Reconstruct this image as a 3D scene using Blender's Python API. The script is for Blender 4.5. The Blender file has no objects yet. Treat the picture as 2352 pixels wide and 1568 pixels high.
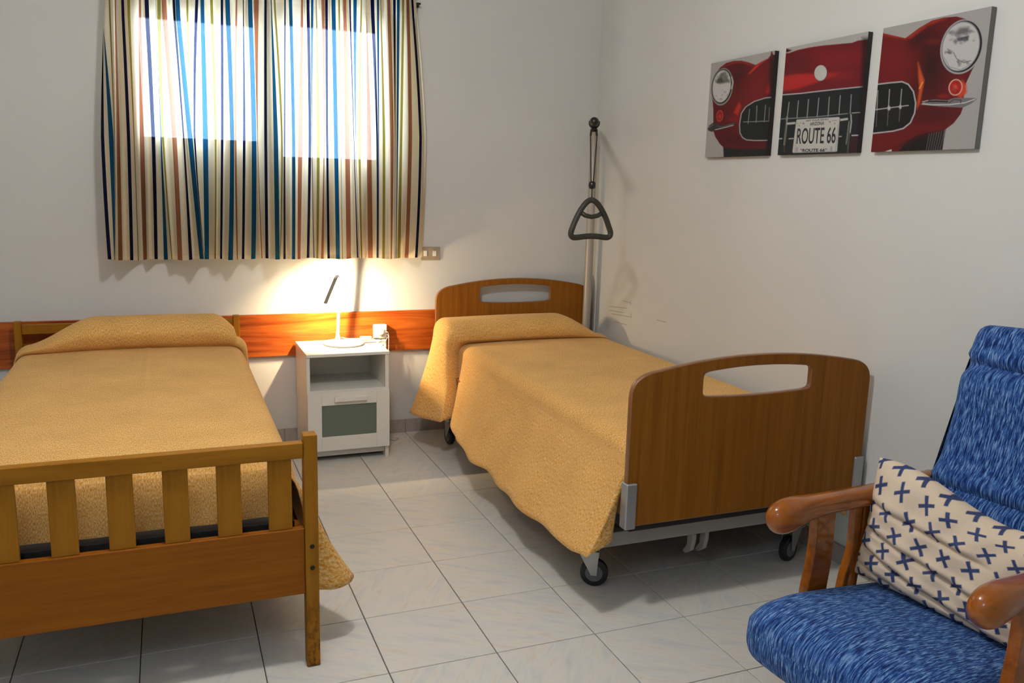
import bpy, bmesh, math, random
import numpy as np
from mathutils import Vector, Matrix
random.seed(7); RNG = np.random.RandomState(7)
C = bpy.context.scene.collection
SC = bpy.context.scene
PI = math.pi

def srgb(r, g, b):
    f = lambda c: (c/12.92 if c <= .04045 else ((c+.055)/1.055)**2.4)
    return (f(r/255), f(g/255), f(b/255), 1.0)

# ------------------------------------------------------------------ camera
CAM = np.array([-.8664, -2.1712, 1.3822]); EUL = (1.38830064, -0.02729369, -0.38273613); FPX = 1948.147
cam = bpy.data.cameras.new('camera'); camo = bpy.data.objects.new('camera', cam); C.objects.link(camo)
camo.location = CAM; camo.rotation_euler = EUL
cam.sensor_width = 36; cam.lens = FPX/2352*36; cam.clip_start = .05
SC.camera = camo
def _rot(rx, ry, rz):
    cx, sx, cy, sy, cz, sz = math.cos(rx), math.sin(rx), math.cos(ry), math.sin(ry), math.cos(rz), math.sin(rz)
    return np.array([[cz,-sz,0],[sz,cz,0],[0,0,1]]) @ np.array([[cy,0,sy],[0,1,0],[-sy,0,cy]]) @ np.array([[1,0,0],[0,cx,-sx],[0,sx,cx]])
RC = _rot(*EUL)
def at(u, v, ax, k):                        # measured photo point -> room point on the plane axis=k
    d = RC @ np.array([(u-1176)/FPX, -(v-784)/FPX, -1.0])
    return CAM + d*((k-CAM[ax])/d[ax])
def project(P):
    Y = (np.asarray(P)-CAM) @ RC
    return np.stack([1176+FPX*Y[..., 0]/-Y[..., 2], 784-FPX*Y[..., 1]/-Y[..., 2]], -1)

# ------------------------------------------------------------------ world, lights, exposure
SC.view_settings.view_transform = 'Standard'; SC.view_settings.look = 'None'
SC.view_settings.gamma = 1; SC.view_settings.use_curve_mapping = False
SC.view_settings.exposure = 0.0
W = bpy.data.worlds.new('world'); SC.world = W; W.use_nodes = True
bg = W.node_tree.nodes['Background']; bg.inputs[0].default_value = (.70, .84, 1, 1); bg.inputs[1].default_value = 16.0
def light(name, kind, loc, energy, col, size, rot=None):
    l = bpy.data.lights.new(name, kind); l.energy = energy; l.color = col
    if kind == 'POINT': l.shadow_soft_size = size
    if kind == 'AREA':
        l.shape = 'RECTANGLE'; l.size, l.size_y = size
    o = bpy.data.objects.new(name, l); C.objects.link(o); o.location = loc
    if rot: o.rotation_euler = rot
    return o
light('ceiling_light', 'POINT', (-.5, -.2, 2.5), 60, (1, .975, .945), .09)
light('rear_fill_light', 'POINT', (-1.6, -2.2, 2.45), 22, (.60, .76, 1), .25)  # added bluish fill behind the camera, cools the left end of the wall
po = light('window_portal', 'AREA', (-.37, 2.44, 1.8), 1, (1, 1, 1), (1.3, .85), (math.radians(-90), 0, 0))
po.data.cycles.is_portal = True

# ------------------------------------------------------------------ material helpers
def newmat(name):
    m = bpy.data.materials.new(name); m.use_nodes = True
    nt = m.node_tree; return m, nt, nt.nodes['Principled BSDF']
def N(nt, t, **kw):
    n = nt.nodes.new(t)
    for k, v in kw.items():
        if k in n.inputs.keys() if isinstance(k, str) else False: n.inputs[k].default_value = v
        else: setattr(n, k, v)
    return n
def plain(name, col, rough=.5, metal=0.0, spec=.5, coat=0.0):
    m, nt, p = newmat(name)
    p.inputs['Base Color'].default_value = col; p.inputs['Roughness'].default_value = rough
    p.inputs['Metallic'].default_value = metal; p.inputs['Specular IOR Level'].default_value = spec
    p.inputs['Coat Weight'].default_value = coat
    return m
def ramp(nt, stops):
    r = nt.nodes.new('ShaderNodeValToRGB'); e = r.color_ramp.elements
    e[0].position, e[0].color = stops[0]; e[1].position, e[1].color = stops[-1]
    for p, c in stops[1:-1]:
        x = e.new(p); x.color = c
    return r
def coords(nt, scale, kind='Object', rot=(0, 0, 0), rnd=False):
    tc = nt.nodes.new('ShaderNodeTexCoord'); mp = nt.nodes.new('ShaderNodeMapping')
    mp.inputs['Scale'].default_value = scale; mp.inputs['Rotation'].default_value = rot
    nt.links.new(tc.outputs[kind], mp.inputs['Vector'])
    return mp
def noise(nt, vec, scale, detail=4, rough=.55, dist=0):
    n = nt.nodes.new('ShaderNodeTexNoise'); n.inputs['Scale'].default_value = scale
    n.inputs['Detail'].default_value = detail; n.inputs['Roughness'].default_value = rough
    n.inputs['Distortion'].default_value = dist
    nt.links.new(vec.outputs[0], n.inputs['Vector']); return n
def bump(nt, p, src, strength, dist=.002):
    b = nt.nodes.new('ShaderNodeBump'); b.inputs['Strength'].default_value = strength; b.inputs['Distance'].default_value = dist
    nt.links.new(src, b.inputs['Height']); nt.links.new(b.outputs[0], p.inputs['Normal'])
def wood(name, stops, scale, rough=.4, coat=0.0, dist=.6, nscale=1.0, kind='Object'):
    m, nt, p = newmat(name)
    mp = coords(nt, scale, kind); n = noise(nt, mp, nscale, 6, .6, dist)
    r = ramp(nt, stops); nt.links.new(n.outputs[0], r.inputs[0]); nt.links.new(r.outputs[0], p.inputs['Base Color'])
    p.inputs['Roughness'].default_value = rough; p.inputs['Coat Weight'].default_value = coat
    p.inputs['Coat Roughness'].default_value = .07; p.inputs['Specular IOR Level'].default_value = .15
    bump(nt, p, n.outputs[0], .06)
    return m

# ------------------------------------------------------------------ materials
def wall_mat(name, col):
    m, nt, p = newmat(name)
    mp = coords(nt, (1, 1, 1)); n = noise(nt, mp, 1.3, 3)
    r = ramp(nt, [(.3, tuple(c*.95 for c in col[:3])+(1,)), (.7, col)])
    nt.links.new(n.outputs[0], r.inputs[0]); nt.links.new(r.outputs[0], p.inputs['Base Color'])
    n2 = noise(nt, mp, 26, 5); bump(nt, p, n2.outputs[0], .12, .004)
    p.inputs['Roughness'].default_value = .75; p.inputs['Specular IOR Level'].default_value = .25
    return m
M_WALL = wall_mat('wall_paint', srgb(212, 212, 208))
M_CEIL = plain('ceiling_paint', srgb(218, 218, 218), .9)
M_GROUT = plain('grout', srgb(92, 84, 76), .9)
def tile_mat(name, cols, rough):
    m, nt, p = newmat(name)
    tc = nt.nodes.new('ShaderNodeTexCoord'); oi = nt.nodes.new('ShaderNodeObjectInfo')
    mul = N(nt, 'ShaderNodeMath', operation='MULTIPLY'); mul.inputs[1].default_value = 6.28
    nt.links.new(oi.outputs['Random'], mul.inputs[0])
    fl = N(nt, 'ShaderNodeMath', operation='SNAP'); fl.inputs[1].default_value = PI/2
    nt.links.new(mul.outputs[0], fl.inputs[0])
    cx = nt.nodes.new('ShaderNodeCombineXYZ'); add = N(nt, 'ShaderNodeMath', operation='ADD'); add.inputs[1].default_value = .6
    nt.links.new(fl.outputs[0], add.inputs[0]); nt.links.new(add.outputs[0], cx.inputs[2])
    off = nt.nodes.new('ShaderNodeCombineXYZ'); m2 = N(nt, 'ShaderNodeMath', operation='MULTIPLY'); m2.inputs[1].default_value = 37.0
    nt.links.new(oi.outputs['Random'], m2.inputs[0]); nt.links.new(m2.outputs[0], off.inputs[0]); nt.links.new(m2.outputs[0], off.inputs[1])
    vr = nt.nodes.new('ShaderNodeMapping'); vr.vector_type = 'POINT'
    nt.links.new(tc.outputs['Object'], vr.inputs['Vector']); nt.links.new(cx.outputs[0], vr.inputs['Rotation'])
    mp = nt.nodes.new('ShaderNodeMapping'); mp.inputs['Scale'].default_value = (6, 26, 6)
    nt.links.new(vr.outputs[0], mp.inputs['Vector']); nt.links.new(off.outputs[0], mp.inputs['Location'])
    n = noise(nt, mp, 1.0, 6, .55, .9)
    r = ramp(nt, cols); nt.links.new(n.outputs[0], r.inputs[0]); nt.links.new(r.outputs[0], p.inputs['Base Color'])
    p.inputs['Roughness'].default_value = rough; p.inputs['Specular IOR Level'].default_value = .45
    return m
M_TILE = tile_mat('floor_marble', [(.25, srgb(198, 197, 193)), (.45, srgb(211, 209, 202)), (.56, srgb(217, 212, 201)), (.75, srgb(208, 196, 180))], .32)
M_BASE = tile_mat('skirting_marble', [(.3, srgb(150, 140, 132)), (.5, srgb(168, 158, 148)), (.7, srgb(176, 164, 150))], .4)
M_RAIL = wood('reddish_pine', [(.25, srgb(96, 36, 10)), (.42, srgb(148, 66, 20)), (.55, srgb(172, 84, 28)), (.75, srgb(196, 108, 40))], (1.6, 8, 22), .3, .25, 1.4)
M_BEDWOOD = wood('ochre_beech', [(.25, srgb(132, 84, 14)), (.5, srgb(150, 98, 18)), (.75, srgb(160, 108, 26))], (40, 40, 3.0), .5, .0, .3)
M_BEDPANEL = wood('ochre_beech_panel', [(.25, srgb(124, 68, 8)), (.5, srgb(138, 78, 12)), (.75, srgb(148, 88, 18))], (3, 40, 60), .5, .0, .3)
M_BEDRAIL = wood('ochre_beech_rail', [(.25, srgb(132, 84, 14)), (.5, srgb(150, 98, 18)), (.75, srgb(160, 108, 26))], (3, 40, 60), .5, .0, .3)
def worn_post():
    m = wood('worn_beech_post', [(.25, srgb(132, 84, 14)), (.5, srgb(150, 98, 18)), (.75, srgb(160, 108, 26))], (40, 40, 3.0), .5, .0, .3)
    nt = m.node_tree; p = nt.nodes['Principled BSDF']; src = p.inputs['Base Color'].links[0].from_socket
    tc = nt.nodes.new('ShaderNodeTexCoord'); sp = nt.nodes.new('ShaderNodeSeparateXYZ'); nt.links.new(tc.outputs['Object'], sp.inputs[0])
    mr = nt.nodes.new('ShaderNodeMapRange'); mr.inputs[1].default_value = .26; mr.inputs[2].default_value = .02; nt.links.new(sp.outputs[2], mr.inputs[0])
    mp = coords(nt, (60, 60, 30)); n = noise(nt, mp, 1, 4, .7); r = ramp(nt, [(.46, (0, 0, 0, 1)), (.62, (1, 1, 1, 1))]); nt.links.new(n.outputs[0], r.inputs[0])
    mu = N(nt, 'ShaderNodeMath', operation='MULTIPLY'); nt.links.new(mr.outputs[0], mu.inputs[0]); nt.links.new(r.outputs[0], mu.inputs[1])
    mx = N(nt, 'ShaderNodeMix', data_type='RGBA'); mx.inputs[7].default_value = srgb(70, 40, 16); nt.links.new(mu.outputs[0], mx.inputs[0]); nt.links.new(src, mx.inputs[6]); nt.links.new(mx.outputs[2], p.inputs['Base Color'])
    return m
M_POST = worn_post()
M_OAK = wood('oak_laminate', [(.25, srgb(120, 70, 16)), (.5, srgb(138, 84, 22)), (.75, srgb(152, 98, 30))], (46, 46, 1.6), .5, .0, .3)
M_OAKEDGE = plain('brown_edge_band', srgb(128, 82, 48), .28, coat=.3)
M_CHAIRWOOD = wood('glossy_cherry_wood', [(.25, srgb(112, 54, 2)), (.5, srgb(150, 80, 6)), (.75, srgb(172, 98, 14))], (6, 30, 30), .3, .9, .5)
M_WHITE = plain('white_lacquer', srgb(226, 224, 214), .35)
M_WHITEPL = plain('white_plastic', srgb(232, 230, 222), .3)
M_GLASSG = plain('frosted_green_glass', srgb(96, 108, 94), .22, spec=.6)
M_ALU = plain('grey_aluminium', srgb(168, 170, 172), .35, .6)
M_FRAMEGREY = plain('grey_painted_steel', srgb(150, 148, 142), .4)
M_POLE = plain('satin_grey_tube', srgb(168, 162, 154), .4, .25)
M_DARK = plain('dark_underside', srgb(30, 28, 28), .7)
M_RUBBER = plain('black_rubber', srgb(26, 27, 30), .5)
M_HUB = plain('grey_hub', srgb(96, 100, 104), .4)
M_STEEL = plain('zinc_steel', srgb(170, 172, 168), .3, .8)
M_BLACKPL = plain('black_plastic', srgb(24, 26, 26), .28)
M_HANDLE = plain('dark_olive_rubber', srgb(52, 50, 42), .5)
M_STRAP = plain('dark_strap', srgb(48, 44, 36), .8)
M_BOLT = plain('black_bolt', srgb(28, 22, 18), .35, .4)
M_PLATE = plain('beige_switch_plate', srgb(170, 152, 130), .4, .2)
M_MATT = plain('mattress_ticking', srgb(200, 190, 170), .9)
M_SEAM = plain('dark_green_piping', srgb(36, 52, 40), .8)
M_SLOT = plain('socket_dark', srgb(90, 84, 74), .6)
M_SCUFF = plain('scuff', srgb(150, 128, 110), .9)
M_BLOCK = wood('bed_base_wood', [(.3, srgb(150, 96, 50)), (.7, srgb(176, 120, 70))], (4, 4, 30), .5)
M_CABLE = plain('white_cable', srgb(214, 208, 196), .45)
M_SASH = plain('window_aluminium', srgb(190, 190, 186), .4, .3)

def spread_mat():
    m, nt, p = newmat('heathered_mustard_weave')
    mp = coords(nt, (420, 100, 1), 'UV'); n = noise(nt, mp, 1.0, 3, .7)
    r = ramp(nt, [(.30, srgb(186, 114, 26)), (.43, srgb(218, 156, 60)), (.54, srgb(232, 186, 112)), (.66, srgb(242, 214, 178))])
    nt.links.new(n.outputs[0], r.inputs[0])
    mp2 = coords(nt, (5, 5, 1), 'UV'); n2 = noise(nt, mp2, 1.0, 3)
    r2 = ramp(nt, [(.3, (.86, .84, .8, 1)), (.7, (1, 1, 1, 1))]); nt.links.new(n2.outputs[0], r2.inputs[0])
    mx = N(nt, 'ShaderNodeMix', data_type='RGBA', blend_type='MULTIPLY'); mx.inputs[0].default_value = 1
    nt.links.new(r.outputs[0], mx.inputs[6]); nt.links.new(r2.outputs[0], mx.inputs[7])
    nt.links.new(mx.outputs[2], p.inputs['Base Color'])
    p.inputs['Roughness'].default_value = .9; p.inputs['Specular IOR Level'].default_value = .15
    p.inputs['Sheen Weight'].default_value = .25; p.inputs['Sheen Tint'].default_value = srgb(240, 220, 190)
    bump(nt, p, n.outputs[0], .35, .002)
    return m
M_SPREAD = spread_mat()
def chenille():
    m, nt, p = newmat('blue_streaked_chenille')
    mp = coords(nt, (230, 26, 1), 'UV'); n = noise(nt, mp, 1.0, 4, .7, .3)
    r = ramp(nt, [(.38, srgb(12, 28, 78)), (.47, srgb(28, 66, 132)), (.54, srgb(66, 110, 170)), (.63, srgb(130, 162, 200))])
    nt.links.new(n.outputs[0], r.inputs[0]); nt.links.new(r.outputs[0], p.inputs['Base Color'])
    p.inputs['Roughness'].default_value = .85; p.inputs['Specular IOR Level'].default_value = .2
    p.inputs['Sheen Weight'].default_value = .2; p.inputs['Sheen Tint'].default_value = srgb(150, 180, 220)
    bump(nt, p, n.outputs[0], .7, .004)
    return m
M_BLUE = chenille()
def attr_mat(name, rough=.6, bumpy=0, sheen=0):
    m, nt, p = newmat(name)
    a = nt.nodes.new('ShaderNodeVertexColor'); a.layer_name = 'Col'
    nt.links.new(a.outputs[0], p.inputs['Base Color']); p.inputs['Roughness'].default_value = rough
    p.inputs['Specular IOR Level'].default_value = .25
    if bumpy:
        mp = coords(nt, (900, 900, 1), 'UV'); n = noise(nt, mp, 1, 2); bump(nt, p, n.outputs[0], bumpy, .001)
    return m
M_PRINT = attr_mat('canvas_print', .5)
M_CUSH = attr_mat('printed_cotton', .85, .3)
M_LETTER = plain('black_print', srgb(26, 24, 40), .5)
M_CANVAS = plain('canvas_side', srgb(120, 116, 112), .7)
M_CANVASDK = plain('canvas_side_dark', srgb(26, 14, 16), .6)
M_CANVASRED = plain('canvas_side_red', srgb(70, 10, 14), .6)
def curtain_mat():
    m, nt, p = newmat('striped_curtain_cloth'); nt.nodes.remove(p)
    out = nt.nodes['Material Output']
    a = nt.nodes.new('ShaderNodeVertexColor'); a.layer_name = 'Col'
    gm = nt.nodes.new('ShaderNodeGamma'); gm.inputs[1].default_value = .38
    nt.links.new(a.outputs[0], gm.inputs[0])
    d = nt.nodes.new('ShaderNodeBsdfDiffuse'); t = nt.nodes.new('ShaderNodeBsdfTranslucent'); tr = nt.nodes.new('ShaderNodeBsdfTransparent')
    nt.links.new(a.outputs[0], d.inputs[0]); nt.links.new(a.outputs[0], t.inputs[0]); mw = N(nt, 'ShaderNodeMix', data_type='RGBA'); mw.inputs[0].default_value = .10; mw.inputs[7].default_value = (1, 1, 1, 1); nt.links.new(gm.outputs[0], mw.inputs[6]); nt.links.new(mw.outputs[2], tr.inputs[0])
    m1 = nt.nodes.new('ShaderNodeMixShader'); m1.inputs[0].default_value = .5
    nt.links.new(d.outputs[0], m1.inputs[1]); nt.links.new(t.outputs[0], m1.inputs[2])
    mp = coords(nt, (700, 260, 1), 'UV'); n = noise(nt, mp, 1, 3)
    r = ramp(nt, [(.35, (.05, .05, .05, 1)), (.65, (.13, .13, .13, 1))]); nt.links.new(n.outputs[0], r.inputs[0])
    m2 = nt.nodes.new('ShaderNodeMixShader'); al = N(nt, 'ShaderNodeMath', operation='MULTIPLY'); nt.links.new(r.outputs[0], al.inputs[0]); nt.links.new(a.outputs['Alpha'], al.inputs[1]); nt.links.new(al.outputs[0], m2.inputs[0])
    nt.links.new(m1.outputs[0], m2.inputs[1]); nt.links.new(tr.outputs[0], m2.inputs[2])
    nt.links.new(m2.outputs[0], out.inputs[0])
    return m
M_CURT = curtain_mat()
def glass_mat():
    m, nt, p = newmat('window_glass'); nt.nodes.remove(p); out = nt.nodes['Material Output']
    tr = nt.nodes.new('ShaderNodeBsdfTransparent'); g = nt.nodes.new('ShaderNodeBsdfGlossy'); g.inputs['Roughness'].default_value = .03
    mx = nt.nodes.new('ShaderNodeMixShader'); mx.inputs[0].default_value = .05
    nt.links.new(tr.outputs[0], mx.inputs[1]); nt.links.new(g.outputs[0], mx.inputs[2]); nt.links.new(mx.outputs[0], out.inputs[0])
    return m
M_GLASS = glass_mat()
def led_mat():
    m, nt, p = newmat('lamp_led'); p.inputs['Emission Color'].default_value = (1, .76, .44, 1); p.inputs['Emission Strength'].default_value = 3000
    return m
M_LED = led_mat()

# ------------------------------------------------------------------ mesh helpers
class MB:
    def __init__(s): s.v = []; s.f = []; s.m = []; s.uv = None
    def add(s, v, f, mi=0):
        b = len(s.v); s.v += [tuple(map(float, p)) for p in v]; s.f += [tuple(b+i for i in q) for q in f]; s.m += [mi]*len(f)
    def box(s, x0, x1, y0, y1, z0, z1, mi=0):
        v = [(x0,y0,z0),(x1,y0,z0),(x1,y1,z0),(x0,y1,z0),(x0,y0,z1),(x1,y0,z1),(x1,y1,z1),(x0,y1,z1)]
        s.add(v, [(3,2,1,0),(4,5,6,7),(0,1,5,4),(1,2,6,5),(2,3,7,6),(3,0,4,7)], mi)
    def cyl(s, p0, p1, r0, r1=None, n=20, mi=0):
        s.tube([p0, p1], [r0, r0 if r1 is None else r1], n, mi)
    def tube(s, pts, rad, n=14, mi=0, cap=True, sec=None, up=None):
        """sweep a circle (or section list of (a,b)) along pts"""
        pts = [np.array(p, float) for p in pts]; k = len(pts)
        if not hasattr(rad, '__len__'): rad = [rad]*k
        T = []
        for i in range(k):
            t = pts[min(i+1, k-1)]-pts[max(i-1, 0)]; T.append(t/np.linalg.norm(t))
        if up is None: up = np.array([0, 0, 1.0]) if abs(T[0][2]) < .9 else np.array([0, 1.0, 0])
        up = np.array(up, float); u = up-T[0]*(up@T[0]); u /= np.linalg.norm(u)
        vs = []
        if sec is None: sec = [(math.cos(2*PI*j/n), math.sin(2*PI*j/n)) for j in range(n)]
        n = len(sec)
        for i in range(k):
            u = u-T[i]*(u@T[i]); u /= np.linalg.norm(u); w = np.cross(T[i], u)
            for a, b in sec: vs.append(pts[i]+(u*a+w*b)*rad[i])
        fs = [(i*n+j, i*n+(j+1) % n, (i+1)*n+(j+1) % n, (i+1)*n+j) for i in range(k-1) for j in range(n)]
        if cap: fs += [tuple(range(n))[::-1], tuple((k-1)*n+j for j in range(n))]
        s.add(vs, fs, mi)
    def lathe(s, c, axis, prof, n=32, mi=0):
        """prof: (radius, height along axis)"""
        ax = np.array(axis, float); ax /= np.linalg.norm(ax)
        u = np.cross(ax, [0, 0, 1.0] if abs(ax[2]) < .9 else [1.0, 0, 0]); u /= np.linalg.norm(u); w = np.cross(ax, u); c = np.array(c, float)
        vs = [c+ax*h+(u*math.cos(2*PI*j/n)+w*math.sin(2*PI*j/n))*r for r, h in prof for j in range(n)]
        fs = [(i*n+j, i*n+(j+1) % n, (i+1)*n+(j+1) % n, (i+1)*n+j) for i in range(len(prof)-1) for j in range(n)]
        fs += [tuple(range(n))[::-1], tuple((len(prof)-1)*n+j for j in range(n))]
        s.add(vs, fs, mi)
    def grid(s, P, mi=0, uv=None, wrap=False):
        P = np.asarray(P); a, b = P.shape[:2]; base = len(s.v)
        s.v += [tuple(p) for p in P.reshape(-1, 3)]
        jj = b if wrap else b-1
        q = [(base+i*b+j, base+i*b+(j+1) % b, base+(i+1)*b+(j+1) % b, base+(i+1)*b+j) for i in range(a-1) for j in range(jj)]
        s.f += q; s.m += [mi]*len(q)
        if uv is not None:
            if s.uv is None: s.uv = {}
            U = np.asarray(uv).reshape(-1, 2)
            for i in range(len(U)): s.uv[base+i] = U[i]
    def mesh(s, name):
        me = bpy.data.meshes.new(name); me.from_pydata(s.v, [], s.f); 
        if len(set(s.m)) > 1: me.polygons.foreach_set('material_index', s.m)
        if s.uv is not None:
            l = me.uv_layers.new(name='UVMap'); vi = np.zeros(len(me.loops), int); me.loops.foreach_get('vertex_index', vi)
            U = np.zeros((len(s.v), 2))
            for k, q in s.uv.items(): U[k] = q
            l.data.foreach_set('uv', U[vi].ravel())
        me.update(); return me
    def build(s, name, mats, parent=None, bevel=0, smooth=False, seg=2, fixn=True):
        me = s.mesh(name)
        if fixn:
            bm = bmesh.new(); bm.from_mesh(me); bmesh.ops.recalc_face_normals(bm, faces=bm.faces); bm.to_mesh(me); bm.free()
        return finish(name, me, mats, parent, bevel, smooth, seg)
def finish(name, me, mats, parent=None, bevel=0, smooth=False, seg=2):
    for m in (mats if isinstance(mats, (list, tuple)) else [mats]): me.materials.append(m)
    o = bpy.data.objects.new(name, me); C.objects.link(o)
    if parent is not None:
        o.parent = parent; o.matrix_parent_inverse = parent.matrix_basis.inverted()
    if bevel:
        b = o.modifiers.new('bevel', 'BEVEL'); b.width = bevel; b.segments = seg; b.limit_method = 'ANGLE'; b.angle_limit = math.radians(40)
    if smooth or bevel:
        me.polygons.foreach_set('use_smooth', [True]*len(me.polygons))
        if not smooth or smooth == 'auto':
            w = o.modifiers.new('edges', 'EDGE_SPLIT') if smooth == 'auto' else None
            if w: w.split_angle = math.radians(40)
            elif bevel:
                wn = o.modifiers.new('wn', 'WEIGHTED_NORMAL'); wn.keep_sharp = True
    return o
def boxobj(name, x0, x1, y0, y1, z0, z1, mat, parent=None, bevel=.002):
    m = MB(); m.box(x0, x1, y0, y1, z0, z1); return m.build(name, mat, parent, bevel)
def thing(name, label, cat, loc=(0, 0, 0), rz=0, group=None):
    o = bpy.data.objects.new(name, None); C.objects.link(o); o.location = loc; o.rotation_euler = (0, 0, rz)
    o.empty_display_size = .1
    o['label'] = label; o['category'] = cat
    if group: o['group'] = group
    bpy.context.view_layer.update()
    return o
def tag(o, label, cat, group=None):
    o['label'] = label; o['category'] = cat
    if group: o['group'] = group
    return o
def struct(o): o['kind'] = 'structure'; return o
def dup(o, parent, loc=None):
    c = o.copy(); C.objects.link(c); c.parent = parent
    if loc is not None: c.location = loc
    return c
def smooth(a, b, x):
    t = np.clip((np.asarray(x, float)-a)/(b-a), 0, 1); return t*t*(3-2*t)
def outline_obj(name, loops, thick, bev, mats, parent, place):
    """2D loops (first outer, then holes) -> bevelled board; place maps (x, y, depth) -> room"""
    cu = bpy.data.curves.new(name, 'CURVE'); cu.dimensions = '2D'; cu.fill_mode = 'BOTH'; cu.extrude = thick/2-bev; cu.bevel_depth = bev; cu.bevel_resolution = 2
    for lp in loops:
        sp = cu.splines.new('POLY'); sp.points.add(len(lp)-1); sp.use_cyclic_u = True
        for i, q in enumerate(lp): sp.points[i].co = (q[0], q[1], 0, 1)
    cu.offset = -bev
    t = bpy.data.objects.new(name, cu); C.objects.link(t); bpy.context.view_layer.update()
    me = bpy.data.meshes.new_from_object(t.evaluated_get(bpy.context.evaluated_depsgraph_get()))
    bpy.data.objects.remove(t); bpy.data.curves.remove(cu)
    co = np.zeros(len(me.vertices)*3); me.vertices.foreach_get('co', co); co = co.reshape(-1, 3)
    nrm = np.array([p.normal[2] for p in me.polygons])
    me.materials.clear()
    co2 = np.array([place(*c) for c in co]); me.vertices.foreach_set('co', co2.ravel())
    bm = bmesh.new(); bm.from_mesh(me); bmesh.ops.remove_doubles(bm, verts=bm.verts, dist=1e-5); bmesh.ops.recalc_face_normals(bm, faces=bm.faces); bm.to_mesh(me); bm.free()
    me.update()
    o = finish(name, me, mats, parent)
    return o
def text_mesh(name, body, place, mat, parent, size=1.0, offset=0.0):
    """flat lettering; place maps glyph units (0..w, 0..h of the block, normalised 0..1) to the room"""
    cu = bpy.data.curves.new(name, 'FONT'); cu.body = body; cu.size = size; cu.offset = offset; cu.fill_mode = 'FRONT'; cu.resolution_u = 6
    t = bpy.data.objects.new(name, cu); C.objects.link(t); bpy.context.view_layer.update()
    me = bpy.data.meshes.new_from_object(t.evaluated_get(bpy.context.evaluated_depsgraph_get()))
    bpy.data.objects.remove(t); bpy.data.curves.remove(cu)
    co = np.zeros(len(me.vertices)*3); me.vertices.foreach_get('co', co); co = co.reshape(-1, 3)
    mn, mx = co.min(0), co.max(0); n = (co-mn)/np.maximum(mx-mn, 1e-6)
    me.vertices.foreach_set('co', np.array([place(a[0], a[1]) for a in n]).ravel()); me.materials.clear(); me.update()
    return finish(name, me, mat, parent)

# ------------------------------------------------------------------ room shell
YW, XW, XL, YF, ZC = 2.317, 1.459, -2.15, -3.45, 2.72
T = .22
WX0, WX1, WZ0, WZ1 = -1.02, .27, 1.40, 2.20
m = MB(); m.box(XL-T, WX0, YW, YW+T, 0, ZC); m.box(WX1, XW+T, YW, YW+T, 0, ZC); m.box(WX0, WX1, YW, YW+T, 0, WZ0); m.box(WX0, WX1, YW, YW+T, WZ1, ZC)
struct(m.build('wall_back', M_WALL))
wr = struct(boxobj('wall_right', XW, XW+T, YF-T, YW, 0, ZC, M_WALL, bevel=0))
struct(boxobj('wall_left', XL-T, XL, YF-T, YW, 0, ZC, M_WALL, bevel=0))
struct(boxobj('wall_front', XL, XW, YF-T, YF, 0, ZC, M_WALL, bevel=0))
struct(boxobj('ceiling', XL-T, XW+T, YF-T, YW+T, ZC, ZC+.15, M_CEIL, bevel=0))
fl = struct(boxobj('floor', XL-T, XW+T, YF-T, YW+T, -.15, -.004, M_GROUT, bevel=0))
S = .33; g = .0016
m = MB(); h = S/2-g; b_ = .0012
m.add([(-h,-h,-.004),(h,-h,-.004),(h,h,-.004),(-h,h,-.004),(-h,-h,-b_),(h,-h,-b_),(h,h,-b_),(-h,h,-b_),(-h+b_,-h+b_,0),(h-b_,-h+b_,0),(h-b_,h-b_,0),(-h+b_,h-b_,0)],
      [(8,9,10,11),(0,1,5,4),(1,2,6,5),(2,3,7,6),(3,0,4,7),(4,5,9,8),(5,6,10,9),(6,7,11,10),(7,4,8,11)])
tile_me = m.mesh('tile'); tile_me.materials.append(M_TILE)
for i in range(-7, 5):
    for j in range(-11, 8):
        x0, x1, y0, y1 = i*S, (i+1)*S, j*S, (j+1)*S
        if x0 > XW or y0 > YW-.012 or x1 < XL or y1 < YF: continue
        o = bpy.data.objects.new('tile', tile_me); C.objects.link(o); o.parent = fl
        cx0, cx1, cy0, cy1 = max(x0, XL), min(x1, XW), max(y0, YF), min(y1, YW-.0)
        o.location = ((cx0+cx1)/2, (cy0+cy1)/2, 0); o.scale = ((cx1-cx0)/S, (cy1-cy0)/S, 1)
# skirting of marble pieces
def skirting(name, horiz, a0, a1, fixed, sgn):
    root = struct(boxobj(name, *( (a0, a1, fixed-.003, fixed) if horiz else (fixed-.003, fixed, a0, a1)), 0, .072, M_GROUT, bevel=0))
    k = math.floor(a0/S)*S; n = 0
    while k < a1:
        p, q = max(k, a0)+.001, min(k+S, a1)-.001
        if q-p > .01:
            if horiz: boxobj('tile', p, q, fixed-.011, fixed-.003, .0005, .073, M_BASE, root, .001)
            else: boxobj('tile', fixed-.011, fixed-.003, p, q, .0005, .073, M_BASE, root, .001)
        k += S
    return root
skirting('baseboard_back', True, XL, XW, YW, 1)
skirting('baseboard_right', False, YF, YW-.012, XW, 1)
# reddish board along the wall behind the beds
struct(boxobj('trim_1', XL, 1.425, YW-.022, YW, .472, .692, M_RAIL, bevel=.002))
# faint pencil-like scuffs on the right wall
for k, (a, b) in enumerate([((1430,690),(1448,696)),((1400,703),(1440,708)),((1405,720),(1448,728)),((1412,738),(1440,746)),((1448,690),(1449,700)),((1508,734),(1530,740)),((1400,712),(1432,718)),((1449,716),(1450,730))]):
    P, Q = at(*a, 0, XW), at(*b, 0, XW); m = MB(); m.tube([P, Q], .0011, 5); m.build('scuff_mark', M_SCUFF, wr)

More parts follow.
